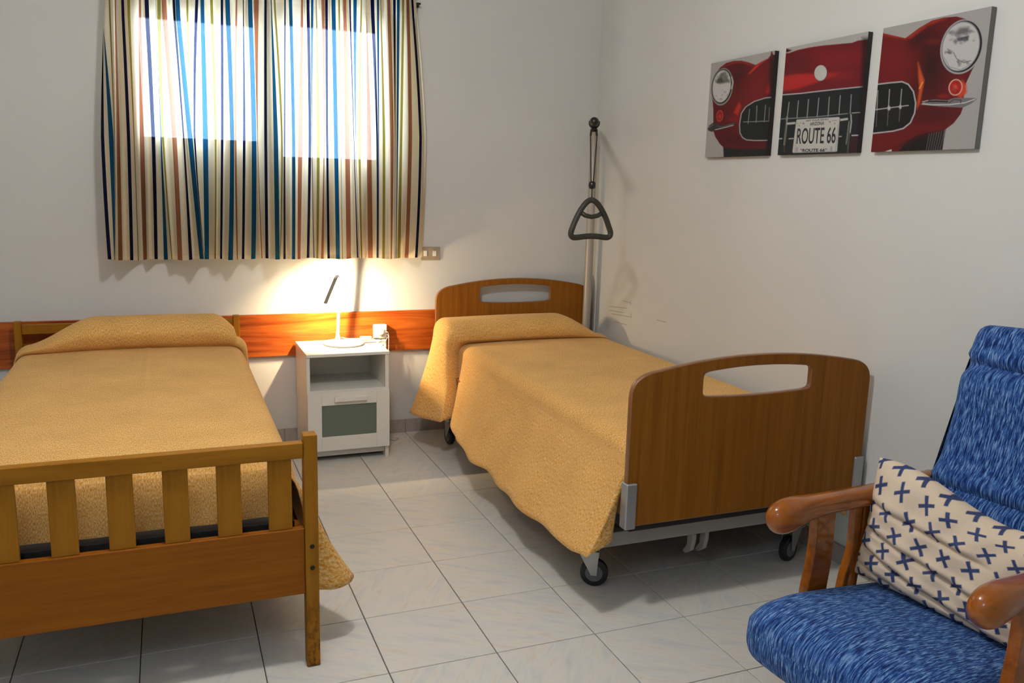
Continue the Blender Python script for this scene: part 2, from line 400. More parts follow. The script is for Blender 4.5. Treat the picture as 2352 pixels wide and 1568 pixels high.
# window: two sashes, the left one with a deep bottom rail
wn = struct(boxobj('window_1', WX0, WX1, YW+.076, YW+.20, WZ0, WZ0+.02, M_SASH, bevel=0))
m = MB(); f = .025
m.box(WX0, WX0+f, YW+.004, YW+.075, WZ0, WZ1); m.box(WX1-f, WX1, YW+.004, YW+.075, WZ0, WZ1)
m.box(WX0+f, WX1-f, YW+.004, YW+.075, WZ0, WZ0+f); m.box(WX0+f, WX1-f, YW+.004, YW+.075, WZ1-f, WZ1)
m.build('frame', M_SASH, wn, .002)
def sash(x0, x1, gx0, gx1, gz0, gz1, y):
    m = MB(); m.box(x0, gx0, y, y+.03, WZ0+f, WZ1-f); m.box(gx1, x1, y, y+.03, WZ0+f, WZ1-f); m.box(gx0, gx1, y, y+.03, WZ0+f, gz0); m.box(gx0, gx1, y, y+.03, gz1, WZ1-f)
    s_ = m.build('sash', M_SASH, wn, .002)
    boxobj('pane', gx0, gx1, y+.012, y+.016, gz0, gz1, M_GLASS, s_, 0)
sash(WX0+f, -.36, -.948, -.429, 1.561, 2.10, YW+.006)
sash(-.375, WX1-f, -.302, .178, 1.492, 2.13, YW+.038)

# ------------------------------------------------------------------ curtain
COL = dict(c=srgb(226, 214, 186), n=srgb(10, 18, 52), o=srgb(128, 116, 48), r=srgb(146, 92, 66), b=srgb(10, 68, 104))
ST = [(240,203,200,'n',20,18,2),(268,250,206,'b',4,26,3),(275,268,246,'o',2,4,8),(300,288,275,'r',24,18,9),(362,345,318,'n',18,18,16),(398,375,350,'o',5,5,14),(435,418,408,'r',20,25,14),
(495,480,450,'n',18,20,22),(548,522,498,'b',22,6,2),(580,532,512,'o',5,12,18),(625,595,548,'r',26,24,26),(683,645,600,'n',18,8,12),(742,680,622,'b',22,26,24),(752,694,668,'o',3,3,10),
(757,705,712,'n',2,10,16),(772,764,750,'b',24,28,22),(818,820,802,'o',8,10,14),(850,856,855,'n',12,14,14),(902,910,890,'b',26,22,24),(938,928,932,'r',6,12,10),(970,976,972,'n',14,14,6),
(1026,1030,1012,'b',24,26,24),(1072,1048,1042,'r',6,4,22),(1100,1093,1092,'n',16,16,14),(1157,1148,1128,'b',24,24,8),(1172,1182,1150,'o',3,10,10),(1196,1196,1198,'n',12,8,8),
(1245,1245,1232,'b',18,18,18),(1275,1282,1290,'r',16,24,14),(1324,1334,1326,'n',14,14,16),(1356,1345,1346,'b',5,3,12),(1375,1380,1372,'o',10,16,6),(1402,1412,1408,'r',14,4,16),
(1436,1428,1425,'n',14,12,14),(1487,1476,1465,'b',22,22,22),(1512,1502,1495,'o',4,3,8),(1546,1538,1527,'r',24,26,20),(1594,1574,1556,'n',8,4,8),(1602,1583,1580,'b',3,3,16),
(1616,1604,1612,'o',8,12,8),(1664,1656,1645,'r',26,24,4),(1702,1701,1680,'n',8,9,18),(1709,1709,1706,'b',4,5,10),(1736,1738,1724,'o',14,14,6),(1778,1782,1768,'r',7,18,18),
(1798,1799,1796,'n',2,3,12),(1805,1812,1816,'b',3,8,14),(1820,1832,1842,'o',16,14,12),(1862,1882,1872,'r',20,20,16),(1915,1938,1903,'n',14,14,12)]
def build_curtain():
    cols = []                                            # (bot, mid, top, colour of the strip that starts here)
    def edge(b_, m_, t_, c): cols.append((b_, m_, t_, c))
    cur = (224, 192, 208)
    for (b_, m_, t_, c, wb, wm, wt) in ST:
        L = (b_-wb/2, m_-wm/2, t_-wt/2); R = (b_+wb/2, m_+wm/2, t_+wt/2)
        gap = max(L[i]-cur[i] for i in range(3)); n = max(1, int(gap/7))
        for k in range(n): edge(*[cur[i]+(L[i]-cur[i])*k/n for i in range(3)], 'c')
        n = max(1, int(max(wb, wm, wt)/7))
        for k in range(n): edge(*[L[i]+(R[i]-L[i])*k/n for i in range(3)], c)
        cur = R
    E = (1946, 1968, 1925)
    for k in range(5): edge(*[cur[i]+(E[i]-cur[i])*k/4 for i in range(3)], 'c')
    A = np.array([c[:3] for c in cols], float); A = np.maximum.accumulate(A, 0)+np.arange(len(A))[:, None]*1e-3
    nz = 74
    Zr = np.linspace(.985, 2.335, nz)                    # level rows, hem to heading
    rows = []; UV = []
    base = A[:, 0]
    ph = base/2.3756
    tt = np.linspace(0, 1, nz)
    a1 = np.sin(2*PI*ph/47+.5+.9*np.sin(ph/61)); a2 = np.sin(2*PI*ph/27+1.3+np.sin(ph/43)); a3 = sum(np.exp(-((base-c_)/w_)**2) for c_, w_ in ((275,85),(675,75),(870,58),(1120,52),(1310,58),(1530,58),(1765,48))); ag = np.sin(2*PI*ph/15+.7*np.sin(ph/23))
    X0 = np.array([at(150+b_/2.3756, 500, 1, YW-.1)[0] for b_ in base]); idx = np.arange(len(A))*1e-3
    q = (1390-745)/1240.0
    for i, z in enumerate(Zr):
        v = project(np.stack([X0, np.full_like(X0, YW-.1), np.full_like(X0, z)], -1))[:, 1]
        t = np.clip((1390-v*2.3756)/1240.0, -.02, 1.14)
        # hem (y 1390), middle (745), top (150) of the measured stripes
        l0 = (t-q)*(t-1)/q; l1 = t*(t-1)/(q*(q-1)); l2 = t*(t-q)/(1-q)
        X = A[:, 0]*l0+A[:, 1]*l1+A[:, 2]*l2
        lin = np.where(t < q, A[:, 0]+(A[:, 1]-A[:, 0])*t/q, A[:, 1]+(A[:, 2]-A[:, 1])*np.minimum((t-q)/(1-q), 1.1))
        X = np.maximum.accumulate(.5*X+.5*lin)+idx
        f = (z-.975)/1.33; low = 1-smooth(0, 1, f); hd_ = float(smooth(.86, .96, f))
        dep = .066+.035*(1-low)+(.032+.008*low)*a1*(1-.7*hd_)+(.009+.005*low)*a2+(.022+.095*low)*a3+.014*hd_*ag
        dep = np.maximum(dep, .03+.052*hd_)
        hemw = (3*np.sin(ph/19)+2*np.sin(ph/8.3))/2.3756 if i == 0 else 0*ph
        rows.append(np.array([at(150+X[j]/2.3756, v[j]+hemw[j], 1, YW-dep[j]) for j in range(len(A))]))
        UV.append(np.stack([base/1100., np.full(len(A), i/nz*1.35)], 1))
    P = np.array(rows)
    m = MB(); m.grid(P, uv=np.array(UV)); me = m.mesh('curtain')
    ca = me.color_attributes.new('Col', 'FLOAT_COLOR', 'CORNER'); nc = len(A)
    fc = np.array([COL[c[3]] for c in cols])[:-1]
    arr = np.tile(np.repeat(fc, 4, 0), (nz-1, 1)); zz_ = np.repeat((Zr[:-1]+Zr[1:])/2, 4*len(fc)); arr[:, 3] = np.where((zz_ > 2.205) | (zz_ < 1.0), .12, 1.0); ca.data.foreach_set('color', arr.astype(np.float32).ravel())
    o = finish('curtain', me, M_CURT, None, 0, True)
    tag(o, 'gathered curtain with navy, blue, olive and brown stripes over the window', 'curtain')
build_curtain()
rod = MB(); z = 2.30
L0, L1 = at(238, -30, 1, YW-.058), at(966, 9, 1, YW-.058)
rod.cyl((-1.15, YW-.058, L1[2]), (L1[0], YW-.058, L1[2]), .005, n=10)
ro = rod.build('curtain_rod', M_BLACKPL, None, 0, True); tag(ro, 'thin dark rod carrying the striped curtain', 'curtain rod')
m = MB(); m.cyl((L1[0]-.004, YW-.058, L1[2]), (L1[0]-.004, YW, L1[2]), .004, n=8); m.cyl((L1[0]-.004, YW-.006, L1[2]), (L1[0]-.004, YW, L1[2]), .012, n=12); m.build('bracket', M_BLACKPL, ro)
m = MB(); m.cyl((-1.14, YW-.058, L1[2]), (-1.14, YW, L1[2]), .004, n=8); m.cyl((-1.14, YW-.006, L1[2]), (-1.14, YW, L1[2]), .012, n=12); m.build('bracket', M_BLACKPL, ro)
m = MB(); m.tube([(L1[0]-.012, YW-.05, L1[2]), (L1[0]-.014, YW-.048, L1[2]-.02), (L1[0]-.018, YW-.05, L1[2]-.05)], .0012, 6); m.build('pull_cord', M_BLACKPL, ro)

# light switch beside the curtain hem
p0, p1 = at(967, 567, 1, YW-.008), at(1011, 597, 1, YW-.008)
sw = thing('light_switch', 'beige double light switch on the wall beside the curtain hem', 'switch', ((p0[0]+p1[0])/2, YW, 1.0))
xa, xb, za, zb = p0[0], p1[0], p1[2], p0[2]
boxobj('plate', xa, xb, YW-.008, YW, za, zb, M_PLATE, sw, .002)
w_ = xb-xa
boxobj('rocker', xa+w_*.14, xa+w_*.30, YW-.012, YW-.008, za+.022, zb-.02, M_WHITEPL, sw, .001)
boxobj('rocker', xa+w_*.60, xa+w_*.78, YW-.012, YW-.008, za+.022, zb-.02, M_WHITEPL, sw, .001)

# ------------------------------------------------------------------ bedspreads
def interp_rows(K, n):
    K = np.array(K, float); seg = np.sqrt(((np.diff(K, axis=0)[:, [0, 1, 3, 4, 5]])**2).sum(1))+.004
    s = np.r_[0, np.cumsum(seg)]; x = np.linspace(0, s[-1], n)
    out = np.zeros((n, K.shape[1]))
    # monotone-ish cubic (Catmull-Rom on non uniform knots, tangents limited)
    d = np.diff(K, axis=0)/np.diff(s)[:, None]
    tg = np.zeros_like(K); tg[0], tg[-1] = d[0], d[-1]
    for i in range(1, len(K)-1):
        tg[i] = np.where(d[i-1]*d[i] > 0, 2*d[i-1]*d[i]/(d[i-1]+d[i]+1e-12*np.sign(d[i]+1e-15)), 0)
    for k, xx in enumerate(x):
        i = min(np.searchsorted(s, xx, 'right')-1, len(K)-2); hh = s[i+1]-s[i]; t = (xx-s[i])/hh
        out[k] = K[i]*(2*t**3-3*t**2+1)+hh*tg[i]*(t**3-2*t**2+t)+K[i+1]*(-2*t**3+3*t**2)+hh*tg[i+1]*(t**3-t**2)
    return out
def bedspread(name, label, x0, sgn, width, rows, zbed, ycrease, hfun, far_hem, endz, endy, wave, ridge=0.0):
    """rows head->foot: (Ytop, ztop, shoulder_out, Yhem, hem_out, zhem). x' = 0 at the visible edge"""
    R = interp_rows(rows, 190)
    ns, na, nt_, nf = 20, 7, 90, 12; r = .055
    P = []; 
    for k in range(len(R)):
        Y, zt, os_, Yh, oh, zh = R[k][:6]
        pil = Y > ycrease-.1 and zt > zbed+.004
        h0 = float(hfun(0.0)); hw = float(hfun(width))
        def top(x):
            hh = float(hfun(x))
            crown = .010*math.sin(PI*min(max(x/width, 0), 1))+ridge*math.exp(-((x-.415)/.007)**2)
            return zbed+(zt-zbed)*hh+crown*(1 if zt <= zbed+.004 else .6)
        def ytop(x):
            hh = float(hfun(x))
            if zt > zbed+.002: return Y*hh+(ycrease+(Y-ycrease)*.35)*(1-hh)
            return Y
        row = []
        zA = top(0); ysh = ytop(0); xs = -os_
        wv = wave(Yh)*float(smooth(.1, .5, Yh)); ex = 1.25 if len(R[k]) < 7 else R[k][6]
        for i in range(ns):                                   # hem -> shoulder
            u = 1-i/ns
            e = u**ex
            o_ = os_+(oh-os_)*e + wv*u**1.5
            row.append((-o_, ysh+(Yh-ysh)*u, (zA-r)+(zh+ .006*math.sin(Yh*19+1)*float(smooth(.1, .5, Yh)) - (zA-r))*u))
        for i in range(na):
            a = PI-(PI/2)*i/na
            row.append((xs+r+r*math.cos(a), ysh, zA-r+r*math.sin(a)))
        for i in range(nt_+1):
            x = (xs+r)+(width-r-(xs+r))*i/nt_; row.append((x, ytop(x), top(x)))
        zB = top(width-r); yB = ytop(width)
        for i in range(1, na+1):
            a = PI/2-(PI/2)*i/na
            row.append((width-r+r*math.cos(a), yB, zB-r+r*math.sin(a)))
        for i in range(1, nf+1):
            u = i/nf; row.append((width+far_hem[0]*u, yB, (zB-r)+(far_hem[1]-(zB-r))*u))
        P.append(row)
    P = np.array(P)
    P[:, :, 0] = x0+sgn*P[:, :, 0]
    ds = np.r_[[0], np.cumsum(np.linalg.norm(np.diff(P[len(P)//2], axis=0), axis=1))]
    dt = np.r_[[0], np.cumsum(np.linalg.norm(np.diff(P[:, ns+na+45], axis=0), axis=1))]
    UV = np.stack(np.meshgrid(ds, dt), -1)
    # on the skirts the yarns run down, so swap directions smoothly there
    UV2 = UV.copy(); sk = np.arange(P.shape[1]) < ns
    UV2[:, sk] = np.stack([UV[:, sk, 1], UV[:, sk, 0]], -1)+3.3
    m = MB(); m.grid(P, uv=UV2)
    # foot-end flap
    last = P[-1]; top_i = [i for i in range(ns+1, ns+na+nt_+na-2)]
    E = []; eu = []
    for q in np.linspace(0, 1, 14):
        E.append([(p[0], last[ns+na+5][1]+(endy-last[ns+na+5][1])*min(1, q*4)**.6+.006*math.sin(p[0]*21+q*3)*q, p[2]+((endz(p[0]))-p[2])*q-.004*(q > 0)) for p in last[top_i]])
        eu.append([(ds[i], 9+q*.25) for i in top_i])
    m.grid(np.array(E), uv=np.array(eu))
    o = m.build(name, M_SPREAD, None, 0, True)
    bm = bmesh.new(); bm.from_mesh(o.data); bmesh.ops.remove_doubles(bm, verts=bm.verts, dist=5e-4); bmesh.ops.recalc_face_normals(bm, faces=bm.faces); bm.to_mesh(o.data); bm.free()
    so = o.modifiers.new('thickness', 'SOLIDIFY'); so.thickness = .0035; so.offset = -1
    tag(o, label, 'bedspread'); return o
rowsR = [(2.19,.57,.05,2.03,.235,.19),(2.15,.645,.07,2.01,.24,.19),(2.07,.683,.085,1.97,.238,.195),(1.99,.68,.09,1.90,.21,.20),(1.93,.655,.085,1.83,.175,.205),(1.90,.615,.065,1.76,.150,.208),
 (1.905,.585,.045,1.725,.145,.212),(1.945,.561,-.006,1.765,.045,.225),(1.90,.56,-.004,1.69,.110,.208),(1.80,.56,0,1.58,.15,.20),(1.4,.56,0,1.25,.175,.195),(.9,.56,0,.82,.185,.19),(.45,.56,0,.36,.19,.195),
 (.22,.558,0,.20,.185,.20),(.165,.55,0,.12,.18,.215),(.150,.545,-.004,.08,.18,.222),(.145,.54,-.012,.085,.14,.235,.6),(.140,.535,-.02,.105,.085,.245,.45),(.138,.53,-.02,.112,.072,.25,.4)]
rowsR = [r_ if len(r_) == 7 else r_+(1.25,) for r_ in rowsR]
hR = lambda x: 1-.92*smooth(.60, .88, x)
bedspread('bedspread', 'mustard bedspread hanging low on the side of the wheeled bed', .51, 1, .895, rowsR, .56, 1.945, hR, (.040, .20),
          lambda x: .40, .122, lambda y: .010*math.sin(y*11+.6)+.005*math.sin(y*23))
rowsL = [(2.20,.60,.0,2.17,.03,.22),(2.17,.69,.0,2.14,.04,.22),(2.09,.735,.01,2.07,.05,.22),(2.00,.745,.015,1.99,.06,.22),(1.93,.72,.015,1.93,.06,.22),(1.89,.675,.01,1.89,.05,.22),
 (1.905,.63,.0,1.86,.03,.22),(1.935,.603,-.005,1.85,.02,.22),(1.88,.602,0,1.80,.03,.22),(1.4,.602,0,1.38,.04,.22),(.9,.602,0,.88,.045,.22),(.5,.602,0,.52,.06,.21),(.32,.60,0,.40,.11,.20),
 (.26,.595,0,.32,.155,.192),(.235,.585,-.002,.26,.175,.19),(.225,.575,-.006,.225,.155,.183,.9),(.22,.57,-.010,.205,.11,.18,.7),(.215,.565,-.012,.20,.05,.19,.6)]
rowsL = [r_ if len(r_) == 7 else r_+(1.25,) for r_ in rowsL]
hL = lambda x: smooth(-.07, .13, x)*(1-.8*smooth(.62, .93, x))
bedspread('bedspread', 'mustard bedspread smoothed over the slatted wooden bed', -.552, -1, .945, rowsL, .602, 1.935, hL, (.05, .25),
          lambda x: .388+.05*float(smooth(-.80, -.55, x)), .205, lambda y: .006*math.sin(y*13), .0035)

# ------------------------------------------------------------------ mattresses
def mattress(label, x0, x1, y0, y1, z0, z1):
    o = boxobj('mattress', x0, x1, y0, y1, z0, z1, M_MATT, None, .03); o.modifiers['bevel'].segments = 4
    tag(o, label, 'mattress'); return o
mattress('mattress hidden under the bedspread of the wheeled bed', .535, 1.385, .165, 2.15, .405, .545)
mattress('mattress hidden under the bedspread of the slatted wooden bed', -1.465, -.575, .245, 2.15, .43, .585)

# ------------------------------------------------------------------ slatted wooden bed
bed = thing('wooden_bed', 'ochre wooden bed with slatted footboard, left of the nightstand', 'bed', (-1.02, 1.2, 0))
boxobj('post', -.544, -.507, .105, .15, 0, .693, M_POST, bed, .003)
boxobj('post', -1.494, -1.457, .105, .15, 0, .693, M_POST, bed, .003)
boxobj('top_rail', -1.457, -.544, .112, .142, .626, .671, M_BEDRAIL, bed, .003)
boxobj('lower_panel', -1.457, -.544, .115, .14, .224, .421, M_BEDPANEL, bed, .003)
sm = MB(); sm.box(-.0315, .0315, -.008, .008, -.1025, .1025)
s0 = sm.build('slat', M_BEDWOOD, bed, .002); s0.matrix_parent_inverse = Matrix(); s0.location = (-.6075+1.02, .13-1.2, .5235)
for k in range(1, 7): dup(s0, bed, (-.6075+1.02-.1334*k, .13-1.2, .5235))
for zz in (.369, .305):
    m = MB(); m.lathe((-.5255, .105, zz), (0, -1, 0), [(.0065, 0), (.0065, .002), (.005, .0035), (.002, .0035)], 16); m.build('bolt', M_BOLT, bed, 0, 'auto')
for xx in (-.548, -1.504):
    boxobj('head_post', xx-.031, xx, 2.21, 2.25, 0, .705, M_BEDWOOD, bed, .003)
boxobj('head_rail', -1.504, -.579, 2.217, 2.242, .645, .69, M_BEDRAIL, bed, .003)
boxobj('head_panel', -1.504, -.579, 2.22, 2.24, .40, .60, M_BEDPANEL, bed, .003)
boxobj('side_rail', -.565, -.545, .15, 2.21, .28, .40, M_BEDPANEL, bed, .003)
boxobj('side_rail', -1.495, -1.475, .15, 2.21, .28, .40, M_BEDPANEL, bed, .003)
boxobj('bed_deck', -1.475, -.565, .16, 2.20, .385, .43, M_DARK, bed, .003)

# ------------------------------------------------------------------ hospital bed
hb = thing('hospital_bed', 'wheeled care bed with oak head and foot boards by the right wall', 'bed', (.947, 1.2, 0))
def board(name, cx, hw, zside, ztop, zbot, hole, y, dz=0.0):
    pts = []
    def bez(p0, p1, p2, n=10): return [((1-t)**2*p0[0]+2*t*(1-t)*p1[0]+t*t*p2[0], (1-t)**2*p0[1]+2*t*(1-t)*p1[1]+t*t*p2[1]) for t in np.linspace(0, 1, n)]
    ct = ztop-.040
    pts += [(-hw+.012, zbot), (hw-.012, zbot), (hw, zbot+.012)]
    pts += bez((hw, zside), (hw, ct-.008), (hw-.095, ct+.004))
    pts += [(x, ct+.004+.036*(1-(x/(hw-.095))**2)) for x in np.linspace(hw-.12, -(hw-.12), 26)]
    pts += bez((-hw+.095, ct+.004), (-hw, ct-.008), (-hw, zside)) + [(-hw, zbot+.012)]
    a, zb, zt = hole; hl = []
    r = .018
    for x in np.linspace(-a+r, a-r, 20): hl.append((x, zb-.007*(1-(x/a)**2)))
    hl += bez((a-r, zb), (a, zb), (a, zb+r), 5)+bez((a, zt-r), (a, zt), (a-r, zt+.001), 5)
    for x in np.linspace(a-r, -a+r, 20): hl.append((x, zt+.014*(1-(x/a)**2)))
    hl += bez((-a+r, zt+.001), (-a, zt), (-a, zt-r), 5)+bez((-a, zb+r), (-a, zb), (-a+r, zb), 5)
    o = outline_obj(name, [pts, hl], .022, .004, [M_OAK, M_OAKEDGE], hb, lambda p, q, d: (cx+p, y-d, q))
    ny = np.array([abs(p.normal[1]) for p in o.data.polygons]); o.data.polygons.foreach_set('material_index', (ny < .98).astype(int)); o.data.update()
    return o
fb = board('footboard', .949, .486, .735, .852, .303, (.2195, .722, .800), .09)
board('headboard', .950, .470, .748, .866, .30, (.214, .736, .818), 2.25)
for xx, s_ in ((.463, 1), (1.435, -1)):
    m = MB(); m.box(xx-.004 if s_ > 0 else xx-.036, xx+.036 if s_ > 0 else xx+.004, .070, .110, .297, .452); m.build('corner_sleeve', M_ALU, fb, .005)
boxobj('cross_beam', .42, 1.43, .19, .23, .188, .240, M_FRAMEGREY, hb, .004)
boxobj('cross_beam', .46, 1.40, 2.02, 2.06, .188, .240, M_FRAMEGREY, hb, .004)
boxobj('side_beam', .50, .535, .23, 2.02, .19, .24, M_FRAMEGREY, hb, .004)
boxobj('side_beam', 1.34, 1.375, .23, 2.02, .19, .24, M_FRAMEGREY, hb, .004)
boxobj('deck', .50, 1.42, .112, 2.235, .27, .40, M_DARK, hb, .004)
boxobj('lift_frame', .56, 1.36, .30, 1.95, .26, .345, M_DARK, hb, .004)
boxobj('deck_edge', .475, .498, .125, 2.2, .325, .40, M_BLOCK, hb, .003)
boxobj('latch', .478, .497, .112, .122, .31, .385, M_ALU, hb, .003)
boxobj('motor_box', .95, 1.22, .5, .9, .10, .26, M_DARK, hb, .01)
def caster(x, y, ang):
    cr = bpy.data.objects.new('caster', None)
    m = MB(); m.box(-.034, .034, -.034, .034, .132, .138); m.cyl((0, 0, .138), (0, 0, .19), .012, n=14)
    c = m.build('caster', M_STEEL, hb, .001); c.matrix_parent_inverse = Matrix(); c.location = (x-.947, y-1.2, 0); c.rotation_euler = (0, 0, ang)
    off = .02
    m = MB(); m.lathe((off, -.014, .05), (0, 1, 0), [(.022, 0), (.044, 0), (.049, .004), (.050, .014), (.049, .024), (.044, .028), (.022, .028)], 36)
    w = m.build('wheel', M_RUBBER, c, 0, 'auto'); w.matrix_parent_inverse = Matrix()
    m = MB(); m.lathe((off, -.0165, .05), (0, 1, 0), [(.006, -.004), (.010, 0), (.030, .0015), (.032, .004), (.032, .03), (.030, .0325), (.010, .033), (.006, .037)], 28)
    w = m.build('hub', M_HUB, c, 0, 'auto'); w.matrix_parent_inverse = Matrix()
    m = MB()
    for s_ in (-1, 1):
        pl = [(-.032, .132), (.036, .132), (.032, .085), (off+.010, .045), (off-.010, .045), (-.006, .075), (-.030, .118)]
        y0, y1 = s_*.021-.0015, s_*.021+.0015
        k = len(pl); m.add([(a, y0, b) for a, b in pl]+[(a, y1, b) for a, b in pl], [tuple(range(k)), tuple(range(k, 2*k))[::-1]]+[(i, (i+1) % k, k+(i+1) % k, k+i) for i in range(k)])
    w = m.build('fork', M_STEEL, c, 0); w.matrix_parent_inverse = Matrix()
    return c
caster(.463, .31, math.radians(-32)); caster(1.30, .25, math.radians(200)); caster(.50, 2.0, math.radians(95)); caster(1.35, 2.0, math.radians(80))
for xx in (.815, .868):
    m = MB(); a = [(.19, .19), (.19, .165), (.20, .125), (.235, .10), (.25, .105), (.225, .14), (.225, .19)]
    k = len(a); m.add([(xx-.008, q[0], q[1]) for q in a]+[(xx+.008, q[0], q[1]) for q in a], [tuple(range(k)), tuple(range(k, 2*k))[::-1]]+[(i, (i+1) % k, k+(i+1) % k, k+i) for i in range(k)])
    m.build('brake_pedal', M_FRAMEGREY, hb, .003)

# ------------------------------------------------------------------ trapeze pole with grab handle
tz = thing('trapeze_pole', 'grey bed trapeze pole with hanging dark triangular grab handle', 'trapeze', (1.40, 2.285, 0))
E0 = np.array([.957, 1.377, 1.674]); d = (E0-CAM); d /= np.linalg.norm(d); Q = E0+d*.93
pts = [(1.386, 2.205, .12), (1.386, 2.205, 1.05), (1.386, 2.205, 1.45)]
rad = [.0235, .0235, .0205]
top = np.array([1.386, 2.205, 1.60]); B1 = np.array([1.383, 2.205, 1.742]); B2 = E0+d*.80
for t in np.linspace(0, 1, 9): pts.append((1-t)**2*top+2*t*(1-t)*B1+t*t*B2); rad.append(.0185-.003*t)
pts.append(E0); rad.append(.0135)
m = MB(); m.tube(pts, rad, 18); m.build('pole', M_POLE, tz, 0, 'auto')
m = MB(); m.lathe(E0, -d, [(.003, -.021), (.012, -.018), (.0185, -.010), (.0215, 0), (.0185, .011), (.011, .0185), (.003, .0215)], 24); m.build('end_cap', M_BLACKPL, tz, 0, True)
side = np.cross(d, [0, 0, 1.0]); side /= np.linalg.norm(side); upv = np.array([0, 0, 1.0])
Kc = E0+d*.05
m = MB()
m.tube([Kc+side*.021*math.cos(a)+upv*(.023*math.sin(a)-.004) for a in np.linspace(PI*.90, PI*2.10, 14)], .0055, 8)
m.tube([Kc-upv*.026, Kc-upv*.045], [.010, .008], 10); m.build('clamp', M_BLACKPL, tz, 0, True)
Tg = at(1360, 425, 1, Kc[1]); Hp = at(1359, 455, 1, Kc[1])
m = MB()
for s_ in (-1, 1):
    m.tube([Kc-upv*.03+side*.012*s_, Kc-upv*.06+side*.015*s_, Tg+side*.006*s_+upv*.02, Tg+side*.002*s_], .0028, 7)
    m.tube([Kc-upv*.035+side*.012*s_, Kc-upv*.062+side*.014*s_], .005, 7)
m.tube([Tg, Hp+np.array([0, 0, .004])], .0028, 7); m.build('strap', M_STRAP, tz, 0, True)
m = MB(); m.lathe(Tg-upv*.018, (0, 0, 1), [(.004, 0), (.012, .002), (.0165, .008), (.0175, .018), (.0165, .028), (.012, .034), (.004, .036)], 20); m.build('toggle', M_BLACKPL, tz, 0, True)
def hpt(u, v): return at(u, v, 1, Kc[1]+.001*0)
out = [(1359,459),(1347,465),(1334,482),(1322,505),(1314,525),(1311,535),(1312,541),(1317,545),(1327,545),(1342,543),(1358,542),(1374,543),(1388,545),(1396,545),(1401,541),(1402,533),(1398,520),(1391,500),(1381,480),(1371,466)]
lp = [hpt(*q) for q in out]
def closed(pts, n=4):
    k = len(pts); o = []
    for i in range(k):
        p0, p1, p2, p3 = [np.array(pts[(i+j-1) % k]) for j in range(4)]
        for t in np.linspace(0, 1, n, endpoint=False):
            o.append(.5*((2*p1)+(-p0+p2)*t+(2*p0-5*p1+4*p2-p3)*t*t+(-p0+3*p1-3*p2+p3)*t**3))
    return o
cl = closed(lp); cl = cl+[cl[0]+(cl[1]-cl[0])*.3]
m = MB(); m.tube(cl, .0135, 12, cap=True, up=-d); m.tube([hpt(*q) for q in ((1336,489),(1345,495),(1359,498),(1373,495),(1384,488))], .0108, 12, up=-d); m.build('grab_handle', M_HANDLE, tz, 0, True)

# ------------------------------------------------------------------ nightstand
ns = thing('nightstand', 'small white nightstand with open shelf and frosted glass drawer', 'nightstand', (-.065, 2.1, 0))
nx0, nx1, ny0, ny1 = -.268, .138, 1.911, 2.28
boxobj('top_panel', nx0-.001, nx1+.003, ny0-.004, ny1, .534, .549, M_WHITE, ns, .0015)
boxobj('side_panel', nx0, nx0+.016, ny0+.002, ny1, 0, .534, M_WHITE, ns, .001)
boxobj('side_panel', nx1-.018, nx1, ny0+.002, ny1, 0, .534, M_WHITE, ns, .001)
boxobj('back_panel', nx0+.016, nx1-.018, ny1-.006, ny1, .06, .534, M_WHITE, ns, 0)
boxobj('shelf', nx0+.016, nx1-.018, ny0+.004, ny1-.006, .352, .366, M_WHITE, ns, .001)
boxobj('plinth', nx0+.016, nx1-.018, ny0+.03, ny0+.045, .022, .075, M_WHITE, ns, .001)
m = MB(); fy0, fy1 = ny0-.016, ny0+.001
gx0, gx1, gz0, gz1 = -.200, .072, .134, .293
m.box(nx0, gx0, fy0, fy1, .062, .358); m.box(gx1, nx1, fy0, fy1, .062, .358); m.box(gx0, gx1, fy0, fy1, .062, gz0); m.box(gx0, gx1, fy0, fy1, gz1, .358)
dr = m.build('drawer', M_WHITE, ns, .0015)
boxobj('glass_panel', gx0, gx1, fy0+.006, fy0+.010, gz0, gz1, M_GLASSG, dr, 0)
boxobj('drawer_handle', -.138, .021, fy0-.016, fy0, .312, .335, M_WHITE, dr, .002)
m = MB(); m.lathe((nx1-.03, ny0+.03, .505), (-1, 0, 0), [(.004, 0), (.004, .004), (.002, .004)], 10); 

# ------------------------------------------------------------------ desk lamp
lx, ly = -.020, 2.17
lp0 = at(777, 765, 1, 2.19)
zb = .5495
BC = np.array(at(787, 776, 2, zb+.010)); BC[1] = min(BC[1], 2.20); 
bx = .5*(at(741, 782, 1, 2.14)+at(836, 778, 1, 2.14))
lamp = thing('desk_lamp', 'lit slim white desk lamp on the nightstand', 'lamp', (bx[0], 2.14, zb))
m = MB(); m.lathe((bx[0], 2.14, zb), (0, 0, 1), [(.10, 0), (.104, .003), (.104, .009), (.098, .013), (.03, .016)], 48); m.build('base', M_WHITEPL, lamp, 0, 'auto')
pb = at(776, 768, 1, 2.185); pb[2] = zb+.014
pt = at(780, 648, 1, 2.165); pa = at(773, 634, 1, 2.155); ph_ = at(747, 697, 1, 2.06)
m = MB()
m.lathe((pb[0], 2.185, zb+.012), (0, 0, 1), [(.016, 0), (.014, .012), (.010, .03), (.008, .05)], 20)
m.build('joint', M_WHITEPL, lamp, 0, 'auto')
pb = np.array([pb[0], 2.185, zb+.03])
m = MB(); m.tube([pb, pb+(pt-pb)*.3, pb+(pt-pb)*.7, pt], [.0085, .0082, .0075, .0068], 14); m.build('stem', M_WHITEPL, lamp, 0, 'auto')
arc = [pt, .6*pt+.4*pa+np.array([.001, 0, .012]), pa+np.array([0, 0, .0])]
hd = ph_-pa
m = MB(); m.tube([pt, pt+np.array([-.001, .001, .012]), pa+np.array([.006, 0, .001]), pa, pa+hd*.1], [.0068, .0068, .0068, .0066, .006], 12)
